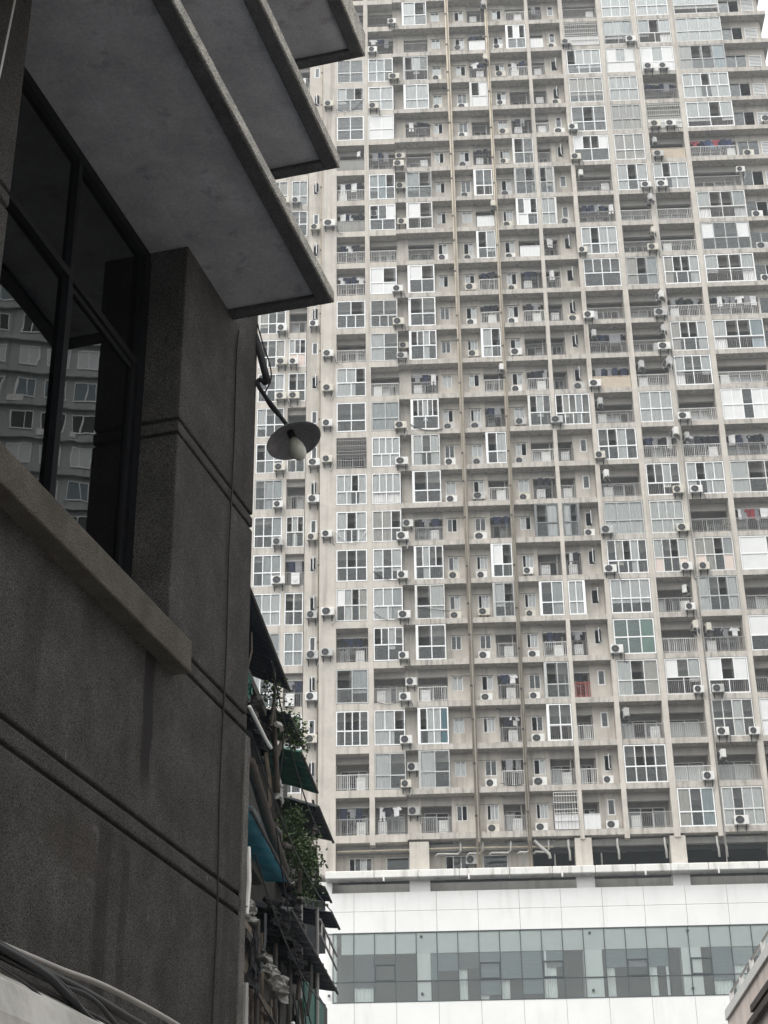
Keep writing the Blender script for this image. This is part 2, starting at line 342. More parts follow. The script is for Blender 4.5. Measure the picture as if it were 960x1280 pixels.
# balcony bays: (u0,u1, door back wall)
BAYS = {1: (-3.38, -1.19), 2: (-0.84, 1.22), 3: (2.12, 4.09), 4: (7.46, 8.86), 5: (10.64, 12.21), 6: (12.51, 13.61), 7: (15.37, 18.15), 8: (18.57, 20.95), 9: (21.39, 24.09), 10: (24.49, 28.24), 0: (-6.98, -5.66), -1: (-9.24, -7.22)}
for k, (a, b) in BAYS.items():
    mb = MB()
    for n in range(NF):
        z = n*H
        mb.box(a-0.05, b+0.05, REC+0.02, REC+0.24, z+2.42, z+3.01)          # beam
        mb.box(a-0.05, a+0.18, 1.7, 1.9, z+0.38, z+2.42); mb.box(b-0.18, b+0.05, 1.7, 1.9, z+0.38, z+2.42)
        mb.box(a-0.05, b+0.05, 1.71, 1.89, z+2.3, z+2.99)
    part('balcony_back_wall', mb, M['inner'], tower)
    mb = MB().box(a-0.16, a-0.06, REC+0.25, 5.97, -0.2, 72.9).box(b+0.06, b+0.16, REC+0.25, 5.97, -0.2, 72.9)
    part('party_wall', mb, M['inner'], tower)

# ---- shared small meshes
def pane_obj(parent, u0, u1, z0, z1, y, mt='pane', name='pane', rot=None, hinge=None):
    w, h = round(u1-u0, 2), round(z1-z0, 2)
    me = cached(('pane', w, h, mt), lambda: MB().box(0, w, -0.006, 0.006, 0, h).mesh('pane', M[mt]))
    return link(name, me, parent, (u0, y, z0), rot)
def curtain_obj(parent, u0, u1, z0, z1, y, mt='curtain'):
    w, h = round(u1-u0, 2), round(z1-z0, 2); v = random.randrange(3)
    def mk():
        rr = random.Random(hash((w, h, v)) & 0xffff); mb = MB(); n = max(6, int(w/0.055)); ph = rr.random()*6
        xs = [w*i/n for i in range(n+1)]; ys = [0.022*math.sin(i*1.35+ph) + 0.012*rr.uniform(-1, 1) for i in range(n+1)]
        for i in range(n): mb.quad((xs[i], ys[i], 0), (xs[i+1], ys[i+1], 0), (xs[i+1], ys[i+1]*0.8, h), (xs[i], ys[i]*0.8, h))
        return mb.mesh('curtain', M[mt], True)
    return link('curtain', cached(('cur', w, h, v, mt), mk), parent, (u0, y, z0))
def rail_mesh(w, h, mt, style):
    def mk():
        mb = MB(); mb.box(0, w, -0.025, 0.025, h-0.045, h); mb.box(0, w, -0.015, 0.015, 0.07, 0.10)
        n = max(4, int(w/0.125))
        for i in range(n+1):
            x = w*i/n; t = 0.011 if i % 6 else 0.02
            mb.box(x-t, x+t, -0.011, 0.011, 0.0 if i % 6 == 0 else 0.10, h-0.045)
        return mb.mesh('railing', M[mt])
    return cached(('rail', w, h, mt, style), mk)
def railing(n, k, y=0.06, mt='rail_grey', h=1.05):
    a, b = BAYS[k]; w = round(b-a-0.02, 2)
    return link('railing', rail_mesh(w, h, mt, 0), tower, (a+0.01, y, n*H+0.40))

def glazing(n, k, up, lo, frame='white', y=0.05, z0=0.40, z1=2.97, u=None, curt='curtain', pn='pane', side=None):
    a, b = u or BAYS[k]; a += 0.015; b -= 0.015; zb = n*H
    w = b-a; ht = z1-z0; sr = random.choice((0.38, 0.43, 0.43, 0.48)); split = sr*ht; fw = random.choice((0.065, 0.075, 0.085))
    key = ('glz', round(w, 2), round(ht, 2), len(up), len(lo), frame, 'r' in lo, side, sr, fw)
    def mk():
        mb = MB(); d0, d1 = -0.04, 0.04
        mb.box(0, w, d0, d1, 0, fw); mb.box(0, w, d0, d1, ht-fw, ht); mb.box(0, fw, d0, d1, fw, ht-fw); mb.box(w-fw, w, d0, d1, fw, ht-fw)
        mb.box(fw, w-fw, d0-0.005, d1+0.005, split-0.045, split+0.045)
        for cnt, q0, q1 in ((len(up), split+0.045, ht-fw), (len(lo), fw, split-0.045)):
            for i in range(1, cnt):
                x = fw + (w-2*fw)*i/cnt; mb.box(x-0.032, x+0.032, d0+0.004, d1-0.004, q0, q1)
        if side == 'l': mb.box(-0.10, -0.002, -0.05, REC-y-0.01, 0, ht)
        if side == 'r': mb.box(w+0.002, w+0.10, -0.05, REC-y-0.01, 0, ht)
        return mb.mesh('balcony_glazing', M[frame])
    o = link('balcony_glazing', cached(key, mk), tower, (a, y, zb+z0))
    def cell(cnt, i): return fw + (w-2*fw)*i/cnt + 0.02, fw + (w-2*fw)*(i+1)/cnt - 0.02
    gl = 'pane' if pn == 'pane' else pn
    for i, c in enumerate(up):
        x0, x1 = cell(len(up), i)
        if c == 'w': pane_obj(o, x0, x1, split+0.045, ht-fw, 0.0, 'panel', 'panel')
        elif c == 'd': pane_obj(o, x0 + (x1-x0)*0.82, x1, split+0.045, ht-fw, 0.022, gl)   # slid aside
        else: pane_obj(o, x0, x1, split+0.045, ht-fw, 0.0 if i % 2 else 0.012, gl)
    for i, c in enumerate(lo):
        x0, x1 = cell(len(lo), i)
        if c == 'w': pane_obj(o, x0, x1, fw, split-0.045, 0.0, 'panel', 'panel')
        elif c == 'p': pane_obj(o, x0, x1, fw, split-0.045, 0.0, 'panel_pink', 'panel')
        elif c != 'r': pane_obj(o, x0, x1, fw, split-0.045, 0.0, gl)
    if 'r' in lo or 'g' in lo:
        rm = rail_mesh(round(w-0.1, 2), 1.02, 'rail_grey' if 'r' in lo else 'rail_dark', 1)
        link('railing', rm, tower, (a+0.05, y+(0.16 if 'g' in lo else 0.0), zb+z0+0.02))
    # curtains behind runs of c / t
    i = 0
    while i < len(up):
        c = up[i]
        if c in 'cth':
            j = i
            while j+1 < len(up) and up[j+1] == c: j += 1
            x0 = cell(len(up), i)[0]; x1 = cell(len(up), j)[1]
            zlo = fw if ('c' in lo or random.random() < 0.4) else split-0.3
            cm = {'c': curt, 't': 'curtain_teal', 'h': 'curtain_grey'}[c]
            if c == 'c' and curt == 'curtain' and random.random() < 0.25: cm = random.choice(('curtain_grey', 'curtain_warm', 'curtain_grey', 'curtain_cool'))
            curtain_obj(o, x0, x1, zlo, ht-fw, 0.075, cm)
            i = j+1
        else: i += 1
    return o
def door(n, k, panes=2, open_i=None, y=1.78, frame='white', curt=0.4):
    a, b = BAYS[k]; a += 0.19; b -= 0.19; w = b-a; ht = 1.88; zb = n*H+0.40
    def mk():
        mb = MB(); f = 0.06
        mb.box(0, w, -0.03, 0.03, ht-f, ht); mb.box(0, w, -0.03, 0.03, 0, f); mb.box(0, f, -0.03, 0.03, f, ht-f); mb.box(w-f, w, -0.03, 0.03, f, ht-f)
        for i in range(1, panes): x = w*i/panes; mb.box(x-0.035, x+0.035, -0.028, 0.028, f, ht-f)
        return mb.mesh('balcony_door', M[frame])
    o = link('balcony_door', cached(('door', round(w, 2), panes, frame), mk), tower, (a, y, zb))
    for i in range(panes):
        if i == open_i: continue
        x0, x1 = w*i/panes+0.04, w*(i+1)/panes-0.04
        pane_obj(o, x0, x1, 0.06, ht-0.06, 0.0)
        if random.random() < curt: curtain_obj(o, x0, x1, 0.08, ht-0.08, 0.16, random.choice(('curtain', 'curtain_grey', 'curtain')))
    return o
def small_window(n, u0, u1, z0, z1, y, codes, frame='white'):
    w, h = u1-u0, z1-z0
    def mk():
        mb = MB(); f = 0.05
        mb.box(0, w, -0.03, 0.03, 0, f); mb.box(0, w, -0.03, 0.03, h-f, h); mb.box(0, f, -0.03, 0.03, f, h-f); mb.box(w-f, w, -0.03, 0.03, f, h-f)
        for i in range(1, len(codes)): x = w*i/len(codes); mb.box(x-0.028, x+0.028, -0.028, 0.028, f, h-f)
        return mb.mesh('window', M[frame])
    o = link('window', cached(('win', round(w, 2), round(h, 2), len(codes), frame), mk), tower, (u0, y, n*H+z0))
    for i, c in enumerate(codes):
        if c == 'd': continue
        x0, x1 = w*i/len(codes)+0.03, w*(i+1)/len(codes)-0.03
        pane_obj(o, x0, x1, 0.05, h-0.05, 0)
        if c == 'c': curtain_obj(o, x0, x1, 0.05, h-0.05, 0.12)
    return o
def casement(n, u0, u1, z0, z1, y, is_open):
    o = small_window(n, u0, u1, z0, z1, y, 'd')
    w, h = u1-u0-0.06, z1-z0-0.06
    def mk():
        mb = MB(); f = 0.055
        mb.box(-w, 0, -0.02, 0.02, 0, f); mb.box(-w, 0, -0.02, 0.02, h-f, h); mb.box(-w, -w+f, -0.02, 0.02, f, h-f); mb.box(-f, 0, -0.02, 0.02, f, h-f)
        mb.box(-w+f, -f, -0.005, 0.005, f, h-f, 1)
        return mb.mesh('sash', [M['white'], M['pane']])
    link('sash', cached(('sash', round(w, 2), round(h, 2)), mk), o, (w+0.03, -0.035, 0.03), (0, 0, R(random.uniform(55, 80)) if is_open else 0))

# ---- per-storey contents, storey one first
T = {
1: "o:lb o:b gddg/gggg dh/gg o:b wcdc/cccc gdg/ggg cdc/cccc ccdc/ccc k gg/gg ccd/cc o: gd/ggg o: o: o:Lv o:l o:vr gg/gg cgd/gg gg/gg o: o:".split(),
2: "o:l cg/cg ccd/cc o:h dgcg/gg cch/cc cgc/ggg ccd/ggg cccc/rr cccc/ccc cc/cc o: cg/cg gg/ggg wd/ww o:p qgw/gg hcd/ggg o:l ww/ww cc/cc hhg/ggg o: o:".split(),
3: "o:b cg/cg dcct/cc o:b dg/gg dc/gc gcgd/gg o:h dg/gg cgc/cg dgcgd/gg o:l dgcg/gg dg/gg wd/cc o:p wd/rr cd/gg o:b o:l cc/cc dcg/rr o: cd/cc".split(),
4: "o:b o:l o:Lb o:b o:h cd/gg wd/cg o:l o:b dc/cc o: o:r cd/gg o:lb o: dc/gg o:rw gg/rr o:b o: dw/ww o:r o:w o:rb".split(),
5: "k o:b gg/rr dg/gc o:lb gc/cc o:db D:dc/cc o:db o:h dcg/gg o:L o: o:b o:lb o:w gwd/wg gd/gg dg/gg o: o:d o:l dwd/cc o:b".split(),
6: "o:w o: o: o:R o:b cc/cc o:Lb D:cd/cc o:b o:d X o:d o: o: o:l o:d cc/cc dc/gg o: o: o:d o:b o:w o:".split(),
7: "o:b gddg/cggg o:q cdc/ggg G:ggc/ggg cccc/gggg gcdcg/gggg ccc/ccc o:q gdcg/gggg o:qb o:v o:qL o:b gggg/cc cdcc/gggg o:l o:qb wddw/cc gdg/ggg cccc/gggg dccc/ggg k o:b".split(),
8: "cgc/cgc o:h o:h wgc/rr o:r o:rb cgdc/pgcp cccc/ccc dgcg/rr o:r ccc/ccc o:qrb o:r o:r cdc/ccc o:rp o:r cdc/ccc ccc/ccc cccc/ccc cccc/ccc wcw/ww cch/rr ccc/ccc".split(),
9: "cgcc/cggc o:qh ggcg/ccgg wdw/rr o:q cgdc/gccc ccdc/pggp o:p cdcc/cgg o:qLb o:h cggc/rr cddc/ccc o:lb cddc/ccc o:pb o:h cdcc/ccc o:qv k o: wcw/ww cdc/rr ccc/ccc".split(),
10: "cgcc/ccc o: ww/ww o:p wg/cc o: wg/ww o:L cdd/ccc o:h wwgww/wwgww o:h cddc/rr o:l cddc/rr wggw/cccc cddc/rr o:r o:Lb ccdc/rr ccdcc/cccc cddc/cccc cccc/cccc cccc/rr".split(),
0: "o: cc/gg cg/gg o: cc/cc dg/gg o:l dcd/gg o: dg/cc o: dg/gc cgd/pp o: cc/gg o:l gg/gg cc/cc o: dg/gg cc/gg o: cg/gg cc/cc".split(),
-1: ["ggc/ggg", "gcc/ggg", "gcg/ccc", "cgc/ggg", "ggc/gcc", "hcc/ggc", "gcc/ccc", "ggh/ggg", "ghc/ggg", "dcc/ggc", "cgg/ggg", "ggc/ccc", "dgc/ggg", "cgg/ggg"] + ["ggc/ggg"]*10,
}
W3 = "gd cc cc cc gg gc gc gd cc gg cd cc gg gg cd dc cd cd cd cd cc cc cc cc".split()
W4 = "dcc gg dcc dc gg dcc dcc gg dc cc dcc cd dcc dc cd dc cc gg cd gg gg cd dc dc".split()
W5 = "dcc dc dg gg dcc dcc dcc cd cc cd cc dc dc cd cd dc dcc dc dcc cc dc dc dc cd".split()
W6 = "0 1 0 0 1 1 1 1 0 0 0 1 1 1 1 1 0 0 1 0 1 1 0 0".split()
WW = "0 1 0 1 0 1 1 0 1 0 0 1 0 1 0 1 0 1 1 0 1 0 0 1".split()
BAYNAME = {1: 'first', 2: 'second', 3: 'third', 4: 'fourth', 5: 'fifth', 6: 'sixth', 7: 'seventh', 8: 'eighth', 9: 'ninth', 10: 'tenth'}
def where(n, k):
    if k in BAYNAME: return f"{BAYNAME[k]} balcony column, {ORD[n]} storey above the white ledge"
    return f"narrow set-back wing, {ORD[n]} storey above the white ledge"

# ---- air conditioners
def ac_meshes():
    w, d, h = 0.80, 0.30, 0.56
    body = MB(); b = 0.02
    body.prism([(b, 0), (w-b, 0), (w, b), (w, h-b), (w-b, h), (b, h), (0, h-b), (0, b)], 0, d)
    body.box(0.60, 0.76, -0.008, 0.0, 0.06, 0.50)
    cas = [body.mesh('casing', M[q]) for q in ('ac', 'ac', 'ac_cream', 'ac_grime')]
    fan = MB(); cx, cz, r = 0.30, h/2, 0.235
    fan.lathe([(0.0, -0.012), (r, -0.012), (r, 0.0)], 20, 0, 'y', (cx, 0, cz))
    for rr in (0.235, 0.165, 0.10): fan.lathe([(rr-0.006, -0.022), (rr+0.006, -0.022), (rr+0.006, -0.012), (rr-0.006, -0.012)], 20, 1, 'y', (cx, 0, cz))
    fan.lathe([(0.0, -0.03), (0.045, -0.028), (0.05, -0.012)], 12, 1, 'y', (cx, 0, cz))
    for i in range(6):
        a = i*math.pi/3; fan.tube([(cx+0.04*math.cos(a), -0.02, cz+0.04*math.sin(a)), (cx+0.23*math.cos(a+0.5), -0.02, cz+0.23*math.sin(a+0.5))], 0.005, 4, 1)
    fm = fan.mesh('fan', [M['ac_dark'], M['ac_grey']])
    br = MB(); pf = [(-0.02, -0.003), (-0.02, -0.05), (0.04, -0.05), (d+0.07, -0.34), (d+0.07, -0.40), (d+0.12, -0.40), (d+0.12, -0.003)]
    nb = len(pf); br.v = [(0.0, y, z) for y, z in pf] + [(0.05, y, z) for y, z in pf]
    br.f = [tuple(reversed(range(nb))), tuple(range(nb, 2*nb))] + [(k, (k+1) % nb, nb+(k+1) % nb, nb+k) for k in range(nb)]; br.mi = [0]*len(br.f)
    return cas, fm, br.mesh('bracket', M['bracket'])
AC_C, AC_F, AC_B = ac_meshes()
AC_H = [MB().tube([(0.78, 0.2, 0.12), (0.86, 0.18, 0.02), (0.84+d, 0.2, -0.25), (0.80+d*2, 0.26, -0.5), (0.9+d*4, 0.28, -0.62)], 0.024, 5).mesh('hose', M[q], True) for d, q in ((0.03, 'pipe_black'), (-0.06, 'offwhite'), (0.10, 'pipe_black'))]
NAC = 0
def ac(u, y, z, label, rot=0.0, bracket=True):
    global NAC
    s = random.choice((1.0, 1.0, 0.92, 1.06)); sx = s*random.choice((1.0, 0.93, 1.08))
    o = link('air_conditioner', random.choice(AC_C), None, tw(u, y, z), (0, 0, YAW + rot), (sx, s, s))
    tag(o, label, 'air conditioner', 'air conditioners on the apartment tower')
    link('fan', AC_F, o); NAC += 1
    if bracket:
        for x in (0.12, 0.62): link('bracket', AC_B, o, (x, 0, 0))
    if random.random() < 0.5: link('hose', random.choice(AC_H), o)
    return o

# ---- things on balconies
def washer_mesh():
    mb = MB(); mb.box(0, 0.58, 0, 0.55, 0.03, 0.86); mb.box(0.02, 0.56, -0.012, 0, 0.72, 0.84, 1)
    mb.lathe([(0.0, -0.02), (0.17, -0.02), (0.19, 0.0)], 16, 1, 'y', (0.29, 0, 0.40)); mb.box(0.0, 0.58, 0.0, 0.55, 0.862, 0.885)
    for x in (0.04, 0.50):
        for y in (0.04, 0.46): mb.box(x, x+0.05, y, y+0.05, 0, 0.03)
    return mb.mesh('washing_machine', [M['panel'], M['offwhite']])
WASH = washer_mesh()
def garment(kind, mt):
    def mk():
        mb = MB()
        if kind == 0: pts = [(0, 0), (0.36, 0), (0.36, 0.40), (0.50, 0.34), (0.55, 0.45), (0.40, 0.62), (0.24, 0.58), (0.12, 0.58), (-0.04, 0.62), (-0.19, 0.45), (-0.14, 0.34), (0, 0.40)]
        elif kind == 1: pts = [(0, 0), (0.14, 0), (0.19, 0.5), (0.24, 0), (0.38, 0), (0.36, 0.9), (0.02, 0.9)]
        else: pts = [(0, 0), (0.2, 0.03), (0.42, 0), (0.45, 0.8), (0.2, 0.82), (-0.02, 0.8)]
        mb.prism(pts, -0.015, 0.02); return mb.mesh('garment', M[mt])
    return cached(('garm', kind, mt), mk)
def laundry(n, k, colored):
    a, b = BAYS[k]; cs = ['c_black', 'c_navy', 'c_white', 'c_grey'] if not colored else ['c_black', 'c_black', 'c_navy', 'c_black', 'c_grey', 'c_white']
    if (n, k) == (7, 10): cs = ['c_red', 'c_grey', 'c_red', 'c_white']
    if (n, k) == (18, 10): cs = ['c_indigo', 'c_indigo', 'c_blue', 'c_red', 'c_navy']
    tl = {0: 'dark and white clothes hanging on the balcony of ', 1: 'dense dark laundry hanging across the balcony of '}[1 if colored else 0]
    o = link('hanging_laundry', cached(('pole', round(b-a, 2)), lambda: MB().tube([(0, 0, 0), (b-a-0.06, 0, 0)], 0.014, 6).mesh('pole', M['offwhite'])), None, tw(a+0.03, 0.42, n*H+2.32), (0, 0, YAW))
    tag(o, tl + where(n, k).replace(' above the white ledge', ' above ledge'), 'laundry', 'laundry on the balconies')
    x = 0.25
    while x < b-a-0.45:
        kd = random.randrange(3); g = link('garment', garment(kd, random.choice(cs)), o, (x, random.uniform(-0.05, 0.05), -(0.64, 0.92, 0.84)[kd]), (0, 0, R(random.uniform(-25, 25))))
        x += random.uniform(0.28, 0.5) * (0.8 if colored else 1.3)
def plants(n, k):
    a, b = BAYS[k]
    for q in range(3):
        x = a + 0.3 + (b-a-0.6)*q/2
        mb = MB(); mb.lathe([(0.0, 0), (0.10, 0), (0.14, 0.22), (0.12, 0.22)], 10, 0)
        for i in range(60):
            an, rr, zz = random.uniform(0, 6.28), random.uniform(0, 0.25), random.uniform(0.2, 0.75)
            c = Vector((rr*math.cos(an), rr*math.sin(an)*0.6, zz)); d = Vector((random.uniform(-1, 1), random.uniform(-1, 1), random.uniform(-0.4, 0.8))).normalized()*0.09; e = d.cross(Vector((0.3, 0.8, 0.5))).normalized()*0.03
            mb.quad(tuple(c), tuple(c+d*0.5+e), tuple(c+d), tuple(c+d*0.5-e), 1)
        o = link('potted_plant', mb.mesh('potted_plant', [M['wood'], M['leaf']]), None, tw(x, 0.36, n*H+0.41), (0, 0, YAW))
        tag(o, ('nearest the plain wall', 'middle one', 'farthest from the plain wall')[q] + ' of the plants on ' + where(n, k).replace(' above the white ledge', ''), 'plant', 'potted plants on the balconies')

def cage(n, k):
    a, b = BAYS[k]; w = b-a-0.06; mb = MB(); h = 2.45
    nb = int(w/0.16)
    for i in range(nb+1):
        x = w*i/nb; mb.box(x-0.013, x+0.013, -0.013, 0.013, 0, h)
    for z in (0, 0.55, 1.05, 1.3, 1.75, 2.2, h-0.02): mb.box(0, w, -0.022, 0.022, z, z+0.035)
    link('security_cage', mb.mesh('security_cage', M['rail_white' if n != 9 else 'rail_grey']), tower, (a+0.03, -0.02, n*H+0.42))
    if n in (0, 22, 19):
        p_ = MB(); m_ = int(w/0.2)
        for i in range(m_): p_.box(w*i/m_+0.01, w*(i+1)/m_-0.01, 0.03, 0.045, 0.02, 1.0)
        link('rail_panel', p_.mesh('rail_panel', M['panel']), tower, (a+0.03, 0.0, n*H+0.42))
    door(n, k, 2, 1)

def open_bay(n, k, fl):
    a, b = BAYS[k]
    if 'l' not in fl and 'L' not in fl and random.random() < 0.30: fl += 'l'
    if 'b' not in fl and 'w' not in fl and random.random() < 0.35: fl += 'b'
    if k in (0, -1): rm = 'rail_grey'
    else: rm = random.choice(('rail_grey', 'rail_grey', 'rail_white', 'rail_dark')) if k <= 6 else random.choice(('rail_grey', 'rail_white', 'rail_grey'))
    if k in (1, 2) and n in (1, 12, 14, 15): rm = 'rail_white'
    if 'd' in fl: rm = 'rail_dark'
    if 'R' in fl: rm = 'rail_red'
    yy = 0.06 if k not in (0, -1) else 0.48
    if 'w' in fl or 'v' in fl:
        w = b-a-0.04; p_ = MB(); m_ = max(3, int(w/0.22))
        for i in range(m_): p_.box(w*i/m_+0.004, w*(i+1)/m_-0.004, 0, 0.02, 0.0, 0.95)
        p_.box(0, w, -0.02, 0.03, 0.95, 1.0)
        link('rail_panel', p_.mesh('rail_panel', M['panel' if 'w' in fl else 'woodpanel' if k != 1 else 'grime']), tower, (a+0.02, yy-0.02, n*H+0.41))
    else: railing(n, k, yy, rm)
    np_ = 2 if b-a < 2.0 else random.choice((2, 3, 4))
    door(n, k, np_, None if 'h' in fl else random.randrange(np_), curt=0.8 if 'h' in fl else 0.45)
    if 'b' in fl:
        o = link('washing_machine', WASH, None, tw(a + (0.2 if random.random() < 0.5 or b-a < 1.3 else b-a-0.85), 0.22, n*H+0.40), (0, 0, YAW))
        tag(o, 'white washing machine behind railing of ' + where(n, k).replace(' above the white ledge', ' above ledge'), 'washing machine', 'washing machines on the balconies')
    if 'l' in fl or 'L' in fl: laundry(n, k, 'L' in fl)
    if 'p' in fl: plants(n, k)
    if 'r' in fl: ac(b-0.36, 0.20, n*H+1.95, 'air conditioner under balcony ceiling near far side wall, ' + where(n, k).replace(' above the white ledge', ''), R(random.choice((-70, 60, -80))) if k != 10 else 0)
    if 'q' in fl: ac(a+0.06, 0.55, n*H+1.9, 'air conditioner under balcony ceiling near first side wall, ' + where(n, k).replace(' above the white ledge', ''), R(-75) if k != 1 else 0)

for k in (-1, 0, 1, 2, 3, 4, 5, 6, 7, 8, 9, 10):
    for n in range(NF):
        if k == 10 and n < 2: continue
        if k <= 0 and n == 0: continue
        c = T[k][n]
        yy = 0.05 if k > 0 else 0.47
        side = {3: 'l', 4: 'l', 5: 'l', 6: 'r'}.get(k)
        if c.startswith('o:'): open_bay(n, k, c[2:])
        elif c == 'k': cage(n, k)
        elif c == 'X': glazing(n, 6, 'dcgcg', 'gggg', u=(12.52, 15.03))
        else:
            fr, pn = random.choices(('white', 'offwhite', 'dullframe'), (0.62, 0.26, 0.12))[0], 'pane'
            if c[:2] in ('D:', 'G:'):
                if c[0] == 'D': fr = 'greyframe'
                else: pn = 'pane_green'
                c = c[2:]
            if c.startswith('q'): ac(BAYS[k][0]+0.1, 0.25, n*H+2.0, 'air conditioner hung inside half open glazing, ' + where(n, k).replace(' above the white ledge', '')); c = 'd' + c[1:]
            upc, loc_ = c.split('/')
            glazing(n, k, upc, loc_, fr, y=yy, pn=pn, side=side, z1=2.97 if k > 2 else 2.85)
for n in range(NF):
    small_window(n, 4.42, 5.12, WZ0, WZ1, REC+0.08, W3[n])
    small_window(n, 6.38, 7.14, WZ0, WZ1, REC+0.08, W4[n])
    small_window(n, 9.56, 10.32, WZ0, WZ1, REC+0.08, W5[n])
    if n != 10: casement(n, 14.14, 14.66, 1.50, 2.60, REC+0.06, W6[n] == '1')
    if n > 0: casement(n, -5.24, -4.78, 1.42, 2.50, 0.48, WW[n] == '1')
    if n > 9:
        small_window(n, 28.35, 30.05, 0.95, 2.45, REC+0.08, 'gd' if n % 3 else 'gg')
        lv = MB()
        for i in range(9): lv.box(0, 0.95, 0, 0.05, 0.15*i, 0.15*i+0.07)
        lv.box(-0.04, 0, 0, 0.06, 0, 1.32); lv.box(0.95, 0.99, 0, 0.06, 0, 1.32)
        link('louvre', cached('louvre', lambda: lv.mesh('louvre', M['white'])), tower, (30.25, REC-0.07, n*H+0.95))
        link('louvre_shade_sheet', cached('louvre_shade_sheet', lambda: MB().box(0, 0.95, 0, 0.01, 0, 1.3).mesh('louvre_shade_sheet', M['core'])), tower, (30.25, REC-0.012, n*H+0.96))  # solid near-black sheet painted as the shade behind the slats

# air conditioners by storey
def up_(n): return f"{ORD[n]} storey above ledge"
niche = {0: 'H', 1: 'HL', 2: 'L', 3: 'HL', 4: 'L', 5: 'L', 6: 'L', 7: 'HL', 9: 'L', 10: 'L', 12: 'HL', 13: 'L', 14: 'L', 16: 'M', 17: 'H', 18: 'HL', 21: 'L', 23: 'L'}
for n, c in niche.items():
    if 'H' in c: ac(1.28, 0.40, n*H+1.75, 'air conditioner high in the plain niche beside third balcony column, ' + up_(n))
    if 'M' in c: ac(1.34, 0.1, n*H+1.0, 'air conditioner halfway up the plain niche beside third balcony column, ' + up_(n))
    if 'L' in c: ac(0.86 if n not in (12, 18) else 1.1, -0.34, n*H+0.38, 'air conditioner on slab edge between second and third balcony columns, ' + up_(n))
for n in (20, 22): ac(-0.80, -0.34, n*H+0.35, 'air conditioner under second balcony column on spandrel edge, ' + up_(n))
for n in (5, 6, 8, 9, 10, 15, 20, 21): ac(4.38, 0.22, n*H+0.46, 'air conditioner beneath small window beside third balcony column, ' + up_(n), bracket=False)
for n in (4, 5, 7, 9, 10, 11, 12, 16, 20): ac(-4.38, -0.36, n*H+0.75, 'air conditioner on plain beige wall strip, ' + up_(n))
for n in (2, 3, 4, 5, 7, 8, 9, 13, 16, 19): ac(-5.42, 0.0, n*H+(0.72), 'air conditioner under narrow wing window, ' + up_(n))
for n in (6, 7, 8, 9, 11, 12, 13, 15, 17): ac(-7.85, 0.02, n*H+0.42, 'air conditioner on spandrel of wide wing glazing, ' + up_(n))
for n in (11, 12, 17): ac(-6.9, 0.02, n*H+0.42, 'air conditioner on spandrel of narrow wing bay, ' + up_(n))
for n in range(NF):
    if n not in (2, 11, 16, 21, 23):
        hi = n in (5, 8, 14, 22, 12)
        ac(6.22 + random.uniform(0, 0.15), 0.30, n*H+(0.72 if hi else 0.46), 'air conditioner beneath window beside fourth balcony column, ' + up_(n), bracket=hi)
    if n not in (7, 23):
        hi = n in (6, 10, 18, 20, 21, 22, 19, 12)
        ac(9.42 + random.uniform(0, 0.15), 0.30, n*H+(0.72 if hi else 0.46), 'air conditioner beneath window beside fifth balcony column, ' + up_(n), bracket=hi)
for n in (0, 1, 7, 11, 13, 16, 19, 20, 22): ac(13.95, 0.26, n*H+0.5, 'air conditioner beneath narrow casement beside sixth balcony column, ' + up_(n), bracket=n > 18)
for n in (4, 6, 7, 9, 11, 13, 15, 18, 19, 22): ac(15.05, -0.36, n*H+0.36, 'air conditioner on column between sixth and seventh balcony columns, ' + up_(n))
ac(12.1, -0.36, 10*H+0.4, 'air conditioner on slab edge between fifth and sixth balcony columns, ' + up_(10))
for n in (1, 3, 5, 6, 7, 8, 12, 13, 15, 17, 22): ac(20.3, -0.36, n*H+0.36, 'air conditioner at slab edge ending eighth balcony column, ' + up_(n))
for n in (0, 2, 3, 6, 8, 17, 18, 19, 21): ac(21.5 if n else 22.0, -0.36, n*H+0.36, 'air conditioner at slab edge starting ninth balcony column, ' + up_(n))
for n in (19, 21): ac(22.7, -0.36, n*H+0.36, 'air conditioner at slab edge amid ninth balcony column, ' + up_(n))
for n in (2, 10): ac(23.6 if n == 2 else 21.2, -0.36, n*H+0.36, 'air conditioner at slab edge ending ninth balcony column, ' + up_(n))
for n in (14, 15, 16, 18, 12): ac(28.6, 0.2, n*H+0.5, 'air conditioner on end wall slab beyond tenth balcony column, ' + up_(n), bracket=False)
for n in (13, 19): ac(30.4, 0.3, n*H+1.0, 'air conditioner in front of louvres at the tower end, ' + up_(n))

# drain pipes, parts of the tower
def vpipe(u, y, r, mt, z0=-2.0, z1=72.9, joints=True):
    mb = MB().tube([(u, y, z0), (u, y, z1)], r, 8)
    o = part('drain_pipe', mb, M[mt], tower, True)
    if joints:
        for n in range(NF):
            z = n*H + 1.2 + random.uniform(-0.3, 0.9)
            link('pipe_joint', cached(('joint', r), lambda: MB().lathe([(r, 0), (r*1.35, 0.01), (r*1.35, 0.14), (r, 0.15)], 8).box(-r*1.2, r*1.2, 0, r*1.6, 0.05, 0.09).mesh('pipe_joint', M['bracket'])), o, (u, y, z))
vpipe(5.66, -0.10, 0.062, 'pipe'); vpipe(5.86, -0.08, 0.04, 'pipe', joints=False)
vpipe(8.95, -0.09, 0.055, 'pipe'); vpipe(9.10, -0.07, 0.035, 'pipe', joints=False)
vpipe(-4.62, 0.32, 0.05, 'pipe'); vpipe(21.3, -0.06, 0.035, 'pipe_grey', joints=False)
for u in (13.58, 10.60, 8.62, 12.0): vpipe(u, 1.2, 0.05, 'pipe_white', joints=False)

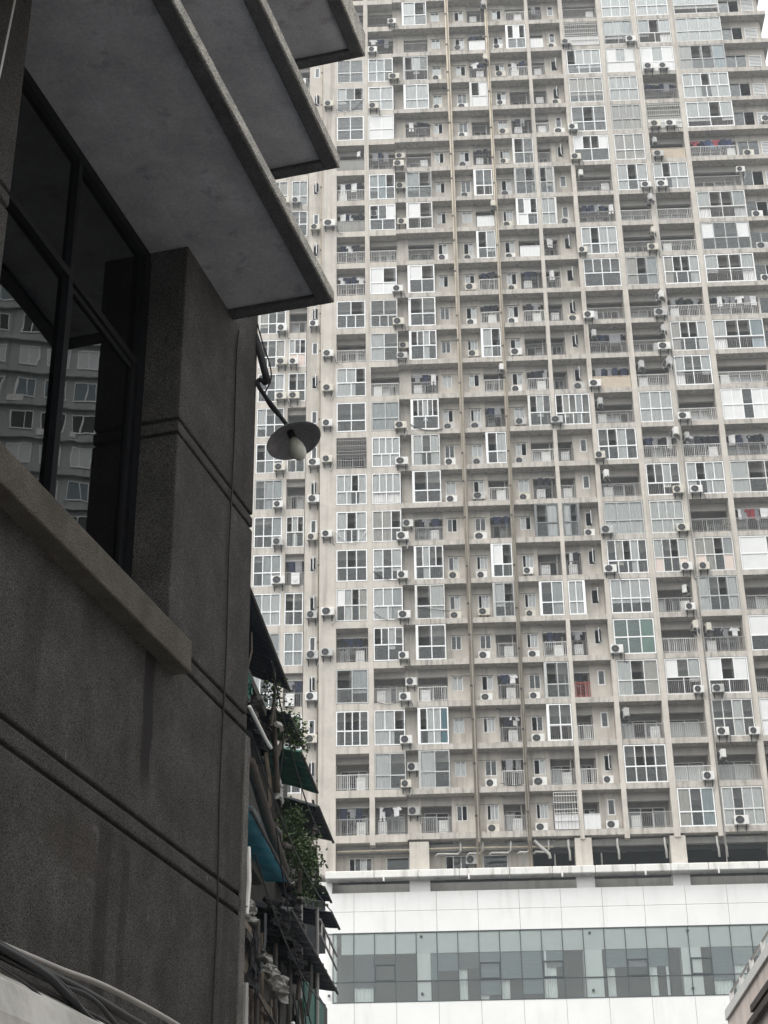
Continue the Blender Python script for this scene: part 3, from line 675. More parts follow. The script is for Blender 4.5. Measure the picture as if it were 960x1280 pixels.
# loose cables swagging across balconies
def swag(u0, z0, u1, z1, sag, label, mt='cable', y=-0.06, r=0.022):
    pts = []
    for i in range(13):
        t = i/12; pts.append((u0+(u1-u0)*t, y, z0+(z1-z0)*t - sag*4*t*(1-t)))
    o = link('loose_cable', MB().tube(pts, r, 5).mesh('loose_cable', M[mt], True), None, tw(0, 0, 0), (0, 0, YAW))
    tag(o, label, 'cable', 'cables hanging on the tower')
swag(-3.4, 7*H+1.3, -1.2, 7*H+1.3, 0.95, 'pale cable looped below first balcony column, eighth storey above ledge', 'offwhite')
swag(-0.8, 6*H+1.1, 1.0, 6*H+0.4, 0.3, 'dark cable slanting over second balcony column, seventh storey above ledge')
swag(-0.8, 5*H+1.0, 1.0, 5*H+0.5, 0.35, 'dark cable slanting over second balcony column, sixth storey above ledge')
swag(2.2, 5*H+1.3, 4.4, 5*H+0.9, 0.05, 'straight cable crossing third balcony column, sixth storey above ledge')
swag(2.0, 10*H+0.8, 4.3, 10*H+0.35, 0.3, 'dark cable looped below third balcony column, eleventh storey above ledge', r=0.035)
swag(-0.8, 3*H+0.5, 1.1, 3*H+0.5, 0.25, 'dark cable under second balcony column, fourth storey above ledge')
swag(-3.4, 20*H+0.6, -1.2, 20*H+1.6, 0.7, 'dark cable looped at first balcony column, twenty-first storey above ledge')
swag(7.3, 1*H+0.6, 8.8, 1*H+0.5, 0.12, 'hose sagging along fourth balcony column, second storey above ledge')

# ---- transfer storey between tower and podium
tr = MB().box(-3.38, 6.4, 1.2, 1.4, -2.3, -0.131)
part('transfer_wall', MB().box(-3.379, -2.6, 1.2, 1.45, -2.3, -0.14).box(-2.6, -1.1, 1.2, 1.45, -0.75, -0.14).box(-1.1, -0.2, 1.2, 1.45, -2.3, -0.14).box(-0.2, 1.3, 1.2, 1.45, -0.75, -0.14).box(1.3, 3.6, 1.2, 1.45, -2.3, -0.14).box(3.6, 5.1, 1.2, 1.45, -0.75, -0.14).box(5.1, 6.0, 1.2, 1.45, -2.3, -0.14).box(6.0, 7.6, 1.2, 1.45, -0.75, -0.14).box(7.6, 9.2, 1.2, 1.45, -2.3, -0.14), M['wall'], tower)
for a, cds in ((-2.6, 'dgcg'), (-0.2, 'g'), (3.6, 'dgg'), (6.0, 'g')):
    w = 1.5 if a != 6.0 else 1.6
    o = small_window(0, a+0.01, a+w-0.01, -2.28, -0.77, 1.3, cds)
ac(4.9, 0.75, -1.45, 'air conditioner on the set-back wall just above the white ledge')
for a, b in ((1.33, 2.58), (11.85, 12.92), (17.86, 18.86), (24.1, 25.1), (-4.5, -3.4)):
    part('transfer_pillar', MB().box(a, b, 0.06, 1.19, -2.3, -0.14), M['wall'], tower)
part('transfer_shade_sheet', MB().box(9.21, 31.2, 3.2, 3.3, -3.3, -0.14).box(9.2, 31.2, 0.9, 1.1, -0.85, -0.141), M['core'], tower)  # near-black boxes put the deep shade of the openings into colour
part('transfer_beam', MB().box(9.2, 31.2, 0.50, 0.85, -0.55, -0.142).box(-3.37, 9.2, 0.7, 1.19, -0.60, -0.143), M['grime'], tower)
# horizontal drain pipes
mb = MB().tube([(-3.3, 0.3, -0.62), (5, 0.3, -0.55), (10.5, 0.3, -0.62)], 0.07, 8)
part('drain_pipe', mb, M['pipe'], tower, True)
for (u0, u1) in ((3.0, 4.6), (5.0, 6.0), (6.4, 7.8), (8.2, 9.0), (9.2, 10.2)):
    part('drain_pipe', MB().tube([(u0, 0.25, -1.05), (u0+0.15, 0.25, -0.92), (u1-0.2, 0.25, -0.95), (u1, 0.25, -0.75), (u1, 0.25, -0.2)], 0.065, 8), M['pipe_grey'], tower, True)
for u in (11.5, 14.6, 17.6, 20.9, 21.4):
    part('drain_pipe', MB().tube([(u-0.05, 0.2, -0.2), (u-0.05, 0.2, -0.7), (u, 0.2, -0.95), (u, 0.2, -1.55)], 0.075, 8), M['pipe_grey'], tower, True)
part('drain_pipe', MB().tube([(9.3, 0.2, -0.2), (9.5, 0.2, -0.45), (10.2, 0.2, -1.1), (10.25, 0.2, -1.4)], 0.11, 8), M['pipe_grey'], tower, True)

# ================================================================== PODIUM
pod = link('podium', None, None, (0, D, Z0), (0, 0, YAW))
tag(pod, 'white panel clad podium block with a strip of tinted glass', 'building')
part('podium_core', MB().box(-3.9, 40, 3.0, 18, -Z0, -3.35), M['dark_render'], pod)
part('recess_wall', MB().box(-3.6, 40, 0.9, 1.2, -3.7, -2.6), M['grime'], pod)
for a, b in ((1.3, 2.6), (11.8, 12.95), (17.82, 18.9), (24.1, 25.1), (-4.4, -3.6)):
    part('stub', MB().box(a, b, 0.02, 0.9, -3.5, -2.62), M['cladding'], pod)
u = -4.0
i = 0
while u < 33:
    L_ = random.uniform(2.2, 3.4)
    lg = MB().prism([(u+0.012, -2.64), (u+L_-0.012, -2.64), (u+L_-0.012, -2.16), (u+0.012, -2.16)], -0.75, 0.2)
    bevel(part('ledge_coping', lg, M['ledge'], pod), 0.05, 2)
    if i % 2: part('outlet_spout', MB().tube([(u+0.6, -0.78, -2.55), (u+0.6, -0.80, -2.75), (u+0.6, -0.80, -2.88)], 0.06, 8), M['pipe_white'], pod)
    u += L_; i += 1
PY = -0.15
for r_, (z0, z1) in enumerate(((-4.60, -3.42), (-5.94, -4.62), (-12.4, -10.22), (-14.6, -12.42))):
    for k in range(-1, 14):
        a = -2.20 + 2.585*k; b = a + 2.565
        if k == -1: a = -4.0
        if r_ >= 2: a -= 0.0; 
        link('cladding_panel', cached(('clad', round(b-a, 2), r_), lambda: MB().box(0, b-a, 0, 0.08, z0, z1).mesh('cladding_panel', M['cladding'])), pod, (a, PY, 0))
part('cladding_backing', MB().box(-3.98, 33.9, PY+0.085, 3.0, -5.93, -3.45).box(-3.98, 33.9, PY+0.085, 3.0, -14.6, -10.23), M['groove'], pod)
part('shadow_gap', MB().box(-3.98, 33.9, PY+0.01, 0.5, -12.9, -12.45), M['mullion'], pod)
# curtain wall
GU0, GW, NG = -3.52, 1.29, 27
for k in range(NG+1):
    link('mullion', cached('mull', lambda: MB().box(-0.025, 0.025, 0, 0.09, -10.2, -5.96).mesh('mullion', M['mullion'])), pod, (GU0+GW*k, PY-0.01, 0))
part('transom', MB().box(GU0, GU0+GW*NG, PY-0.015, PY+0.07, -8.98, -8.93).box(GU0, GU0+GW*NG, PY-0.015, PY+0.07, -10.22, -10.16).box(GU0, GU0+GW*NG, PY-0.015, PY+0.07, -5.99, -5.93), M['mullion'], pod)
for k in range(NG):
    for (z0, z1) in ((-8.93, -5.99), (-10.16, -8.98)):
        link('pane', cached(('cwp', z0), lambda: MB().box(0.028, GW-0.028, 0, 0.02, z0, z1).mesh('pane', M['cw_glass'])), pod, (GU0+GW*k, PY+0.03, 0))
for k in (2, 7, 10, 14, 17, 20):
    sf = MB(); x0, x1 = 0.03, GW-0.03
    sf.box(x0, x1, -0.03, 0.03, -7.98, -7.90); sf.box(x0, x1, -0.03, 0.03, -8.92, -8.84); sf.box(x0, x0+0.06, -0.03, 0.03, -8.84, -7.98); sf.box(x1-0.06, x1, -0.03, 0.03, -8.84, -7.98)
    link('sash', cached('cwsash', lambda: sf.mesh('sash', M['mullion'])), pod, (GU0+GW*k, PY-0.005, 0))
for a, b in ((-4.0, -3.3), (1.62, 2.5), (11.9, 13.05), (17.9, 19.1), (24.0, 25.0)):
    part('white_column', MB().box(a, b, PY+0.11, 0.9, -10.19, -5.95), M['cladding'], pod)
    for zz in (-6.25, -9.75):
        part('glass_fitting', MB().lathe([(0, -0.05), (0.09, -0.05), (0.09, 0.0)], 10, 0, 'y', (0, 0, 0)), M['mullion'], pod).location = ((a+b)/2-0.1, PY, zz)
part('room_ceiling', MB().box(-3.9, 33, 0.05, 3.0, -6.0, -5.94), M['cladding'], pod)
part('pale_reflection_band', MB().box(-3.0, 33, -0.05, 0.2, -7.25, -6.01), M['panel'], pod)  # pale panel stands in for the sky reflected in the upper glass
part('room_floor', MB().box(-3.9, 33, 0.05, 3.0, -10.3, -10.2), M['grime'], pod)
def blind(u0, u1, z1, mt='blind'):
    mb = MB(); n = int((-7.2-z1)/0.12) or 1
    for i in range(n): mb.box(u0, u1, 0.02+0.012*(i % 2), 0.04+0.012*(i % 2), z1+(-7.2-z1)*i/n, z1+(-7.2-z1)*(i+1)/n)
    mb.box(u0, u1, 0.0, 0.07, z1-0.05, z1)
    part('blind', mb, M[mt], pod)
random.seed(5)
for k in range(1, 25):
    a = GU0+GW*k+0.03; b = a+GW-0.06
    if 2 <= k <= 3: continue
    if any(a < q1 and b > q0 for q0, q1 in ((1.62, 2.5), (11.9, 13.05), (17.9, 19.1))) and k not in (4,): continue
    blind(a, b, random.choice((-8.2, -8.3, -9.9, -9.8, -9.2, -8.9)), random.choice(('blind', 'blind', 'blind_dark', 'blind_pale')))
    if random.random() < 0.75:
        w, h = random.choice((0.5, 0.8, 1.15)), 2.7
        mb = MB(); n = 18
        for i in range(n):
            x0, x1 = w*i/n, w*(i+1)/n; y0, y1 = 0.05*math.sin(i*1.9), 0.05*math.sin((i+1)*1.9)
            mb.quad((a+x0, 0.16+y0, -10.1), (a+x1, 0.16+y1, -10.1), (a+x1, 0.16+y1, -7.3), (a+x0, 0.16+y0, -7.3))
        part('drape', mb, M['curtain'], pod, True)
part('room_frame', MB().box(3.0, 9.6, -0.03, -0.005, -7.22, -7.14).box(9.5, 9.62, -0.03, -0.005, -10.1, -7.2).box(13.2, 16.6, -0.03, -0.005, -7.22, -7.14).box(16.9, 17.05, 0.05, 0.15, -10.1, -7.0).box(19.2, 25, -0.03, -0.005, -7.22, -7.14), M['white'], pod)
random.seed(23)

# ================================================================== NEAR BUILDING (pebble-dash house on the alley)
A1 = R(15.3031)
near = link('alley_house', None, None, (0, 0, 0), (0, 0, -A1))      # local x: out of the wall, y: along the wall
tag(near, 'dark pebble-dash house with stacked concrete canopies and a dark window', 'building')
WX = -3.6; SE = 9.74
JL, JR, WB, WT = 6.09, 8.37, 5.57, 8.38
def course(z0, z1, y0=-4.0, y1=SE):
    return bevel(part('wall_course', MB().box(WX-0.35, WX, y0, y1, z0, z1), M['dash'], near), 0.012, 2)
g_ = 0.024
course(0, 4.30)
course(4.30+g_, 4.43-g_/2)
course(4.43+g_/2, 5.49)
course(5.49+g_, 5.61-g_/2, JR+0.12, SE)
course(5.61+g_/2, 6.965, JR, SE)
course(6.965+g_, 7.075-g_/2, JR, SE)
course(7.075+g_/2, 14.5, JR, SE)
course(5.49+g_, 6.965, -4, JL); course(6.965+g_, 7.075-g_/2, -4, JL); course(7.075+g_/2, 14.5, -4, JL)
course(8.441, 14.5, JL+0.001, JR-0.001)
part('wall_backing', MB().box(WX-0.34, WX-0.022, -3.9, SE-0.022, 0.01, 5.55).box(WX-0.34, WX-0.022, JR+0.022, SE-0.022, 5.5, 14.4).box(WX-0.34, WX-0.022, -3.9, JL-0.022, 5.5, 14.4), M['groove'], near)
part('body', MB().box(-13, WX-1.6, -4, SE-0.03, 0, 14.4).box(WX-1.6, WX-0.345, JR+0.05, SE-0.03, 0, 14.4).box(WX-1.6, WX-0.345, -4, JL-0.05, 0, 14.4).box(WX-1.6, WX-0.345, JL-0.05, JR+0.05, 0, WB-0.02).box(WX-1.6, WX-0.345, JL-0.05, JR+0.05, WT+0.02, 14.4), M['dark_render'], near)
part('corner_strip', MB().box(WX-0.30, WX+0.012, SE-0.002, SE+0.03, 0.0, 5.47).box(WX-0.005, WX+0.011, SE-0.055, SE, 0, 5.47), M['dash_edge'], near)
sill = part('sill', MB().box(WX-0.34, WX+0.11, 4.6, 8.49, 5.40, 5.60), M['sill'], near); bevel(sill, 0.012)
# window
GX = -3.90
win = part('window', MB().box(GX-0.04, GX+0.04, JL, JR, WT-0.07, WT-0.002).box(GX-0.04, GX+0.04, JL, JR, 5.62, 5.72).box(GX-0.04, GX+0.04, JL, JL+0.07, 5.72, WT-0.07).box(GX-0.04, GX+0.05, JR-0.09, JR-0.002, 5.72, WT-0.07)
    .box(GX-0.035, GX+0.035, 7.29, 7.335, 5.72, WT-0.07).box(GX-0.036, GX+0.036, JL+0.07, JR-0.09, 7.45, 7.50), M['winframe'], near)
part('sash', MB().box(GX-0.03, GX+0.02, 7.345, 7.38, 5.73, 7.44).box(GX-0.03, GX+0.03, 8.22, 8.27, 5.73, 7.44).box(GX-0.03, GX+0.02, 7.38, 8.22, 7.405, 7.44).box(GX-0.03, GX+0.02, 7.38, 8.22, 5.73, 5.77), M['winframe'], win)
for (y0, y1, z0, z1, tilt) in ((JL+0.08, 7.275, 5.73, 7.44, 0.25), (7.38, 8.22, 5.77, 7.405, -0.35), (JL+0.08, 7.275, 7.54, WT-0.08, 0), (7.36, JR-0.1, 7.54, WT-0.08, 0)):
    o = link('pane', MB().box(-0.004, 0.004, 0, y1-y0, 0, z1-z0).mesh('pane', M['near_glass']), win, (GX, y0, z0), (0, 0, R(tilt)))
# canopies
def canopy(z, out, s1, thick, s0=-2.0):
    c = link('canopy', None, near, (0, 0, 0))
    b = 0.11
    if z < 9: part('recess_head', MB().box(GX-0.04, WX, JL, JR, 8.389, 8.44), M['soffit'], c)
    part('soffit', MB().box(WX+0.001, out-b, s0, s1-b, z+0.03, z+thick-0.02), M['soffit'], c)
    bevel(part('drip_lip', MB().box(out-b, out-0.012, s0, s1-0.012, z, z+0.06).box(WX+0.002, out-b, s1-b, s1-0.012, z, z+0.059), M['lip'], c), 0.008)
    bevel(part('fascia', MB().box(out-0.06, out, s0, s1, z+0.012, z+thick).box(WX+0.003, out-0.06, s1-0.06, s1, z+0.0125, z+thick), M['fascia'], c), 0.004)
    return c
canopy(8.36, -2.86, 9.23, 0.10)
canopy(9.64, -2.86, 9.36, 0.11)
canopy(11.35, -2.86, 10.07, 0.26)

# wall wire, corner cable, signboard and cable bundle at the foot of the picture
NM = Matrix.Rotation(-A1, 4, 'Z')
def near_tube(name, pts, r, mt, label, cat, group=None, n=6):
    o = link(name, MB().tube(pts, r, n).mesh(name, M[mt], True), None, (0, 0, 0), (0, 0, -A1)); return tag(o, label, cat, group)
def smooth_path(pts, n=6):
    P = [Vector(p) for p in pts]; out = []
    for i in range(len(P)-1):
        p0, p1, p2, p3 = P[max(i-1, 0)], P[i], P[i+1], P[min(i+2, len(P)-1)]
        for k in range(n):
            t = k/n; out.append(0.5*((2*p1) + (-p0+p2)*t + (2*p0-5*p1+4*p2-p3)*t*t + (-p0+3*p1-3*p2+p3)*t**3))
    out.append(P[-1]); return out
near_tube('wall_wire', smooth_path([(WX+0.012, 9.33, 8.35), (WX+0.012, 9.29, 8.1), (WX+0.012, 9.30, 7.4), (WX+0.014, 9.27, 6.6), (WX+0.012, 9.29, 5.9), (WX+0.012, 9.26, 5.0), (WX+0.014, 9.28, 4.2), (WX+0.012, 9.26, 3.2), (WX+0.012, 9.27, 1.0)]), 0.006, 'cable', 'thin wire running down the dark wall near its corner', 'wire')
near_tube('pale_conduit', smooth_path([(-3.3, 3.0, 3.34), (-3.3, 5.5, 3.28), (-3.3, 6.6, 3.30), (-3.3, 7.2, 3.33), (-3.3, 8.1, 3.32), (-3.3, 9.2, 3.25)]), 0.014, 'pipe_grey', 'pale conduit running along the top of the cable bundle', 'conduit', n=8)
CB = [([(-3.28, 4.0, 3.30), (-3.27, 6.2, 3.25), (-3.26, 6.9, 3.24), (-3.27, 7.6, 3.22), (-3.28, 9, 3.2)], 0.022), ([(-3.24, 4.0, 3.27), (-3.23, 6.1, 3.235), (-3.22, 6.6, 3.18), (-3.2, 7.0, 3.05), (-3.2, 7.5, 2.9)], 0.018),
      ([(-3.27, 4, 3.24), (-3.25, 6.3, 3.21), (-3.24, 6.9, 3.22), (-3.26, 7.4, 3.14), (-3.27, 8.4, 3.10)], 0.012), ([(-3.24, 4, 3.3), (-3.23, 6.3, 3.24), (-3.2, 6.8, 3.12), (-3.2, 7.3, 3.08), (-3.24, 8.4, 3.13)], 0.012),
      ([(-3.2, 5, 3.2), (-3.19, 6.15, 3.13), (-3.18, 6.5, 3.06), (-3.19, 6.9, 3.06), (-3.21, 7.5, 3.16)], 0.006), ([(-3.25, 4.0, 3.22), (-3.24, 6.5, 3.16), (-3.22, 7.1, 3.13), (-3.22, 7.6, 3.02), (-3.22, 8.4, 3.0)], 0.010)]
for i, (pts, r) in enumerate(CB):
    near_tube('street_cable', smooth_path(pts), r, 'cable', ['thickest black cable right under the pale conduit', 'thick black cable dropping steeply over the white sign box', 'black cable winding through the middle of the bundle', 'black cable crossing behind the steep one', 'thin black wire sagging lowest over the white sign box', 'slim black cable along the lower edge of the bundle'][i], 'cable', 'cables above the white sign box')
sb = MB(); pr = [(-3.58, 3.16), (-3.42, 3.19), (-3.28, 3.17), (-3.14, 3.08), (-3.08, 2.94), (-3.07, 2.86), (-3.04, 2.84), (-3.03, 2.2), (-3.55, 2.2)]
nP = len(pr); sb.v = [(x, 0.5, z) for x, z in pr] + [(x, 8.6, z) for x, z in pr]
sb.f = [tuple(range(nP)), tuple(reversed(range(nP, 2*nP)))] + [((k+1) % nP, k, nP+k, nP+(k+1) % nP) for k in range(nP)]; sb.mi = [0]*len(sb.f)
M['signbox'] = mat('sign_box_white', (0.50, 0.49, 0.46), 0.6, 0.2, 2.5, 0.6, (0.16, 0.15, 0.13), (3, 3, 3))
o = link('sign_box', sb.mesh('sign_box', M['signbox']), None, (0, 0, 0), (0, 0, -A1)); tag(o, 'dirty white sign box under the bundle of black cables', 'sign box')
near_tube('overhead_wire', [(-3.5, 5.60, 6.9), (-3.5, 5.69, 7.51), (-3.5, 5.75, 8.1), (-3.5, 5.78, 8.38)], 0.006, 'pipe_white', 'thin pale wire dropping past the near edge of the lowest canopy', 'wire')

# ---- wall lamp
LS = 9.72
lamp = link('wall_lamp', None, None, NM @ Vector((-3.60, 9.60, 8.30)), (0, 0, -A1))
tag(lamp, 'old iron wall lamp with crooked arm, wide shade and frosted bulb', 'lamp')
def lp(p_, z, s=LS): return (p_+3.60, s-9.60, z-8.30)
arm = MB().tube([lp(-3.66+0.06, 8.85, 9.55), lp(-3.645, 8.66), lp(-3.59, 8.47), lp(-3.53, 8.22), lp(-3.515, 8.15)], 0.026, 10)
part('arm', arm, M['iron'], lamp, True)
hook = MB().tube(smooth_path([lp(-3.515, 8.185), lp(-3.512, 8.15), lp(-3.53, 8.135), lp(-3.555, 8.165), lp(-3.578, 8.17), lp(-3.582, 8.13), lp(-3.54, 8.05), lp(-3.44, 7.89), lp(-3.365, 7.765)], 5), 0.0165, 8)
part('hook', hook, M['iron'], lamp, True)
part('cord', MB().tube(smooth_path([lp(-3.61, 8.70), lp(-3.555, 8.48), lp(-3.50, 8.30), lp(-3.485, 8.16), lp(-3.53, 8.02), lp(-3.44, 7.86), lp(-3.37, 7.80)], 5), 0.006, 5), M['cable'], lamp, True)
ax = Vector((-0.34, 0.06, 0.92)).normalized()
hd = link('shade', MB().lathe([(0.018, 0.105), (0.030, 0.10), (0.035, 0.085), (0.06, 0.075), (0.12, 0.045), (0.17, 0.010), (0.192, -0.012), (0.198, -0.014), (0.197, -0.019), (0.19, -0.018), (0.168, 0.002), (0.118, 0.034), (0.06, 0.06), (0.03, 0.066)], 40).mesh('shade', M['enamel'], True), lamp, lp(-3.31, 7.635))
hd.rotation_mode = 'QUATERNION'; hd.rotation_quaternion = ax.to_track_quat('Z', 'Y')
link('socket', MB().lathe([(0.0, 0.07), (0.026, 0.07), (0.028, 0.0), (0.02, -0.01)], 16).mesh('socket', M['iron'], True), hd)
link('bulb', MB().lathe([(0.02, 0.01), (0.034, -0.02), (0.05, -0.065), (0.056, -0.11), (0.05, -0.15), (0.034, -0.178), (0.015, -0.19), (0.0, -0.192)], 20).mesh('bulb', M['bulb'], True), hd)

# ================================================================== OLD BUILDING WITH LEAN-TO AWNINGS
A2 = R(5.2)
old = link('old_building', None, None, (0, 0, 0), (0, 0, -A2))
tag(old, 'shabby old concrete building crowded with patched lean-to balconies', 'building')
OM = Matrix.Rotation(-A2, 4, 'Z')
part('wall', MB().box(-12, -4.2, 15, 27.4, 0, 11.25).box(-12, -4.21, 27.4, 30, 0, 10.2).box(-12, -4.22, 30, 33, 0, 8.5), M['old_conc'], old)
for z in (5.2, 7.9, 9.6, 9.95, 10.3):
    part('balcony_slab', MB().box(-4.199, -3.72, 19, 22.2, z, z+0.12), M['old_conc'], old)
for (y, p_, z0, z1, r, mt) in ((19.9, -3.52, 6.9, 7.72, 0.045, 'pipe_white'), (21.3, -3.62, 3.0, 7.2, 0.05, 'old_conc'), (22.4, -3.75, 3.0, 7.3, 0.06, 'wood'), (23.4, -3.72, 3.0, 7.4, 0.05, 'old_conc'), (24.6, -3.70, 3.0, 7.5, 0.06, 'old_conc'), (20.4, -3.60, 3.0, 6.2, 0.06, 'pipe_grey'), (25.4, -3.66, 6.5, 8.6, 0.04, 'rail_grey'), (26.8, -3.6, 4, 8.8, 0.05, 'rail_grey')):
    part('post', MB().tube([(p_, y, z0), (p_+0.02, y, (z0+z1)/2), (p_, y, z1)], r*0.65, 7), M[mt], old)
for (y0, y1, z, mt) in ((20, 23.5, 6.35, 'wood'), (21, 25, 6.9, 'old_conc'), (22.5, 26.5, 6.1, 'old_conc'), (20, 22, 7.0, 'wood'), (23, 27, 5.6, 'old_conc')):
    part('crossbeam', MB().box(-3.80, -3.70, y0, y1, z, z+0.09), M[mt], old)
for (y0, y1, z0, z1, mt) in ((19.5, 21.0, 6.5, 7.0, 'wood'), (21.4, 23.2, 4.5, 6.2, 'black_sheet'), (23.4, 25.4, 5.5, 7.3, 'old_conc'), (25.6, 27.9, 6.0, 7.45, 'green'), (19.4, 20.6, 5.2, 6.4, 'black_sheet')):
    part('infill_panel', MB().box(-3.98, -3.9, y0, y1, z0, z1) if mt != 'green' else MB().box(-3.72, -3.62, y0, y1, z0, z1), M[mt], old)
def awning(y0, y1, po, zo, pi_, zi, mt, label, n=None, amp=0.03, wave=0.18, sagv=0.0, struts=False):
    n = n or int((y1-y0)/wave*6); mb = MB(); K = 5
    for j in range(K+1):
        t = j/K
        for i in range(n+1):
            y = y0+(y1-y0)*i/n; z = zo+(zi-zo)*t + amp*math.sin(2*math.pi*y/wave) - sagv*math.sin(math.pi*i/n)*(1-t) + 0.012*math.sin(y*5+t*7)
            mb.v.append((po+(pi_-po)*t, y, z))
    c = len(mb.v)
    mb.v += [(x, y, z+0.012) for x, y, z in mb.v]
    for base, fl in ((0, 1), (c, 0)):
        for j in range(K):
            for i in range(n):
                q = (base+j*(n+1)+i, base+j*(n+1)+i+1, base+(j+1)*(n+1)+i+1, base+(j+1)*(n+1)+i)
                mb.f.append(q if fl else q[::-1]); mb.mi.append(0)
    for i in range(n): mb.f.append((i+1, i, c+i, c+i+1)); mb.mi.append(0)
    for j in range(K):
        for e in (0, n):
            q = (j*(n+1)+e, (j+1)*(n+1)+e, c+(j+1)*(n+1)+e, c+j*(n+1)+e); mb.f.append(q); mb.mi.append(0)
    o = link('awning', None, None, (0, 0, 0), (0, 0, -A2)); tag(o, label, 'awning', 'awnings on the old building')
    link('sheet', mb.mesh('sheet', M[mt], True), o)
    link('front_rail', MB().tube([(po+0.01, y0, zo-0.02), (po+0.01, y1, zo-0.02-sagv*0.2)], 0.022, 6).mesh('front_rail', M['bracket']), o)
    for y in (y0+0.15, y1-0.15) if struts else (): link('strut', MB().tube([(po, y, zo-0.03), (pi_, y, zo-0.75)], 0.018, 6).mesh('strut', M['bracket']), o)
    return o
awning(19.3, 22.85, -3.5, 10.95, -4.70, 11.55, 'navy', 'topmost near-black corrugated awning on the old building')
awning(22.9, 24.2, -3.48, 10.55, -4.3, 10.85, 'navy', 'short dark awning sheet tucked behind the upper plant', amp=0.02)
awning(24.3, 26.1, -3.52, 10.50, -4.3, 10.75, 'green', 'broken green plastic awning with gaps below the upper plant', wave=0.3, amp=0.05)
awning(26.05, 28.0, -3.5, 10.25, -4.5, 10.55, 'black_sheet', 'dark corrugated awning sloping above the leafy bush')
awning(19.6, 22.9, -3.46, 8.12, -4.19, 8.22, 'teal', 'teal blue sheet awning beside the wall corner', amp=0.012, wave=0.5, sagv=0.06)
awning(26.2, 27.1, -3.42, 8.98, -4.20, 9.12, 'navy', 'upper of two navy awnings jutting over white cladding', amp=0.015)
awning(27.15, 28.2, -3.42, 8.82, -4.25, 8.96, 'navy', 'lower of two navy awnings jutting over white cladding', amp=0.015)
awning(23.0, 28.3, -3.46, 7.78, -4.45, 8.0, 'black_sheet', 'long lowest corrugated awning with worn ridges', amp=0.06, wave=0.42)
# crumpled sheets and tarps
from mathutils import noise as mnoise
def crumple(name, c, size, mt, label, cat, seed, amp=0.12, n=26):
    """a sheet thrown over itself: folded, sharp-creased, with hanging hems"""
    mb = MB(); off = Vector((seed*3.7, seed*1.3, seed*0.9))
    def ridge(p): return 1-2*abs(mnoise.noise(p))
    for side in (0, 1):
        for i in range(n+1):
            for j in range(n+1):
                a, b = i/n, j/n
                q = Vector((a*size[1]*2.2, b*size[2]*3.0, 0)) + off
                r_ = 0.6*ridge(q) + 0.35*ridge(q*2.3) + 0.2*mnoise.noise(q*5)
                edge = 0.18*mnoise.noise(Vector((a*5, b*5, seed)))
                th = size[0]*(r_-0.4) + (0.02 if side else 0.0)
                mb.v.append((c[0]+th, c[1]+(a-0.5)*size[1]+edge*0.4, c[2]+(b-0.5)*size[2]*(0.75+0.5*mnoise.noise(Vector((a*4, seed, 0))))+edge*size[2]*(1-b)))
    m_ = (n+1)**2
    for i in range(n):
        for j in range(n):
            q = (i*(n+1)+j, (i+1)*(n+1)+j, (i+1)*(n+1)+j+1, i*(n+1)+j+1); mi = 1 if (j//3) % 2 else 0
            mb.f.append(q[::-1]); mb.mi.append(mi); mb.f.append(tuple(m_+x for x in q)); mb.mi.append(mi)
    for i in range(n):
        for (p0, p1) in (((i, 0), (i+1, 0)), ((i+1, n), (i, n)), ((0, i+1), (0, i)), ((n, i), (n, i+1))):
            a = p0[0]*(n+1)+p0[1]; b = p1[0]*(n+1)+p1[1]; mb.f.append((a, b, m_+b, m_+a)); mb.mi.append(0)
    o = link(name, mb.mesh(name, [M[mt], M['grime'] if mt == 'tarp' else M[mt]]), None, (0, 0, 0), (0, 0, -A2)); return tag(o, label, cat, 'tarps and rags on the old building')
crumple('tarp_bundle', (-3.55, 22.0, 6.62), (0.22, 1.9, 0.36), 'tarp', 'striped grey tarp bundled up between the posts', 'tarp', 3)
crumple('tarp', (-3.62, 23.2, 7.62), (0.22, 1.7, 0.45), 'tarp_dark', 'glossy black tarp heaped under the teal awning end', 'tarp', 4)
crumple('tarp', (-3.60, 24.3, 8.05), (0.25, 1.4, 0.5), 'tarp_dark', 'black plastic heap below the leafy bush', 'tarp', 6)
crumple('tarp', (-3.62, 24.6, 7.45), (0.25, 1.7, 0.35), 'tarp_dark', 'crumpled dark tarp lying on the long lowest awning', 'tarp', 9)
crumple('rag', (-3.62, 22.7, 9.36), (0.10, 0.6, 0.34), 'rag', 'pale grey rag drooping from the upper balcony slab', 'rag', 12)
crumple('tarp', (-3.75, 21.4, 9.75), (0.3, 1.6, 0.45), 'tarp_dark', 'dark tarp stuffed on the balcony above the pale rag', 'tarp', 15)
crumple('tarp', (-3.62, 20.2, 7.05), (0.2, 0.8, 0.3), 'tarp', 'grey scrap heap at the foot of the white pipe', 'scrap', 18)
crumple('green_cloth', (-3.70, 19.95, 10.0), (0.16, 1.0, 0.4), 'green', 'green cloth wedged under the topmost awning', 'cloth', 21)
crumple('green_cloth', (-3.60, 20.9, 6.55), (0.08, 0.5, 0.9), 'tarp_dark', 'dark cloth hanging beside the grey scrap heap', 'cloth', 22)
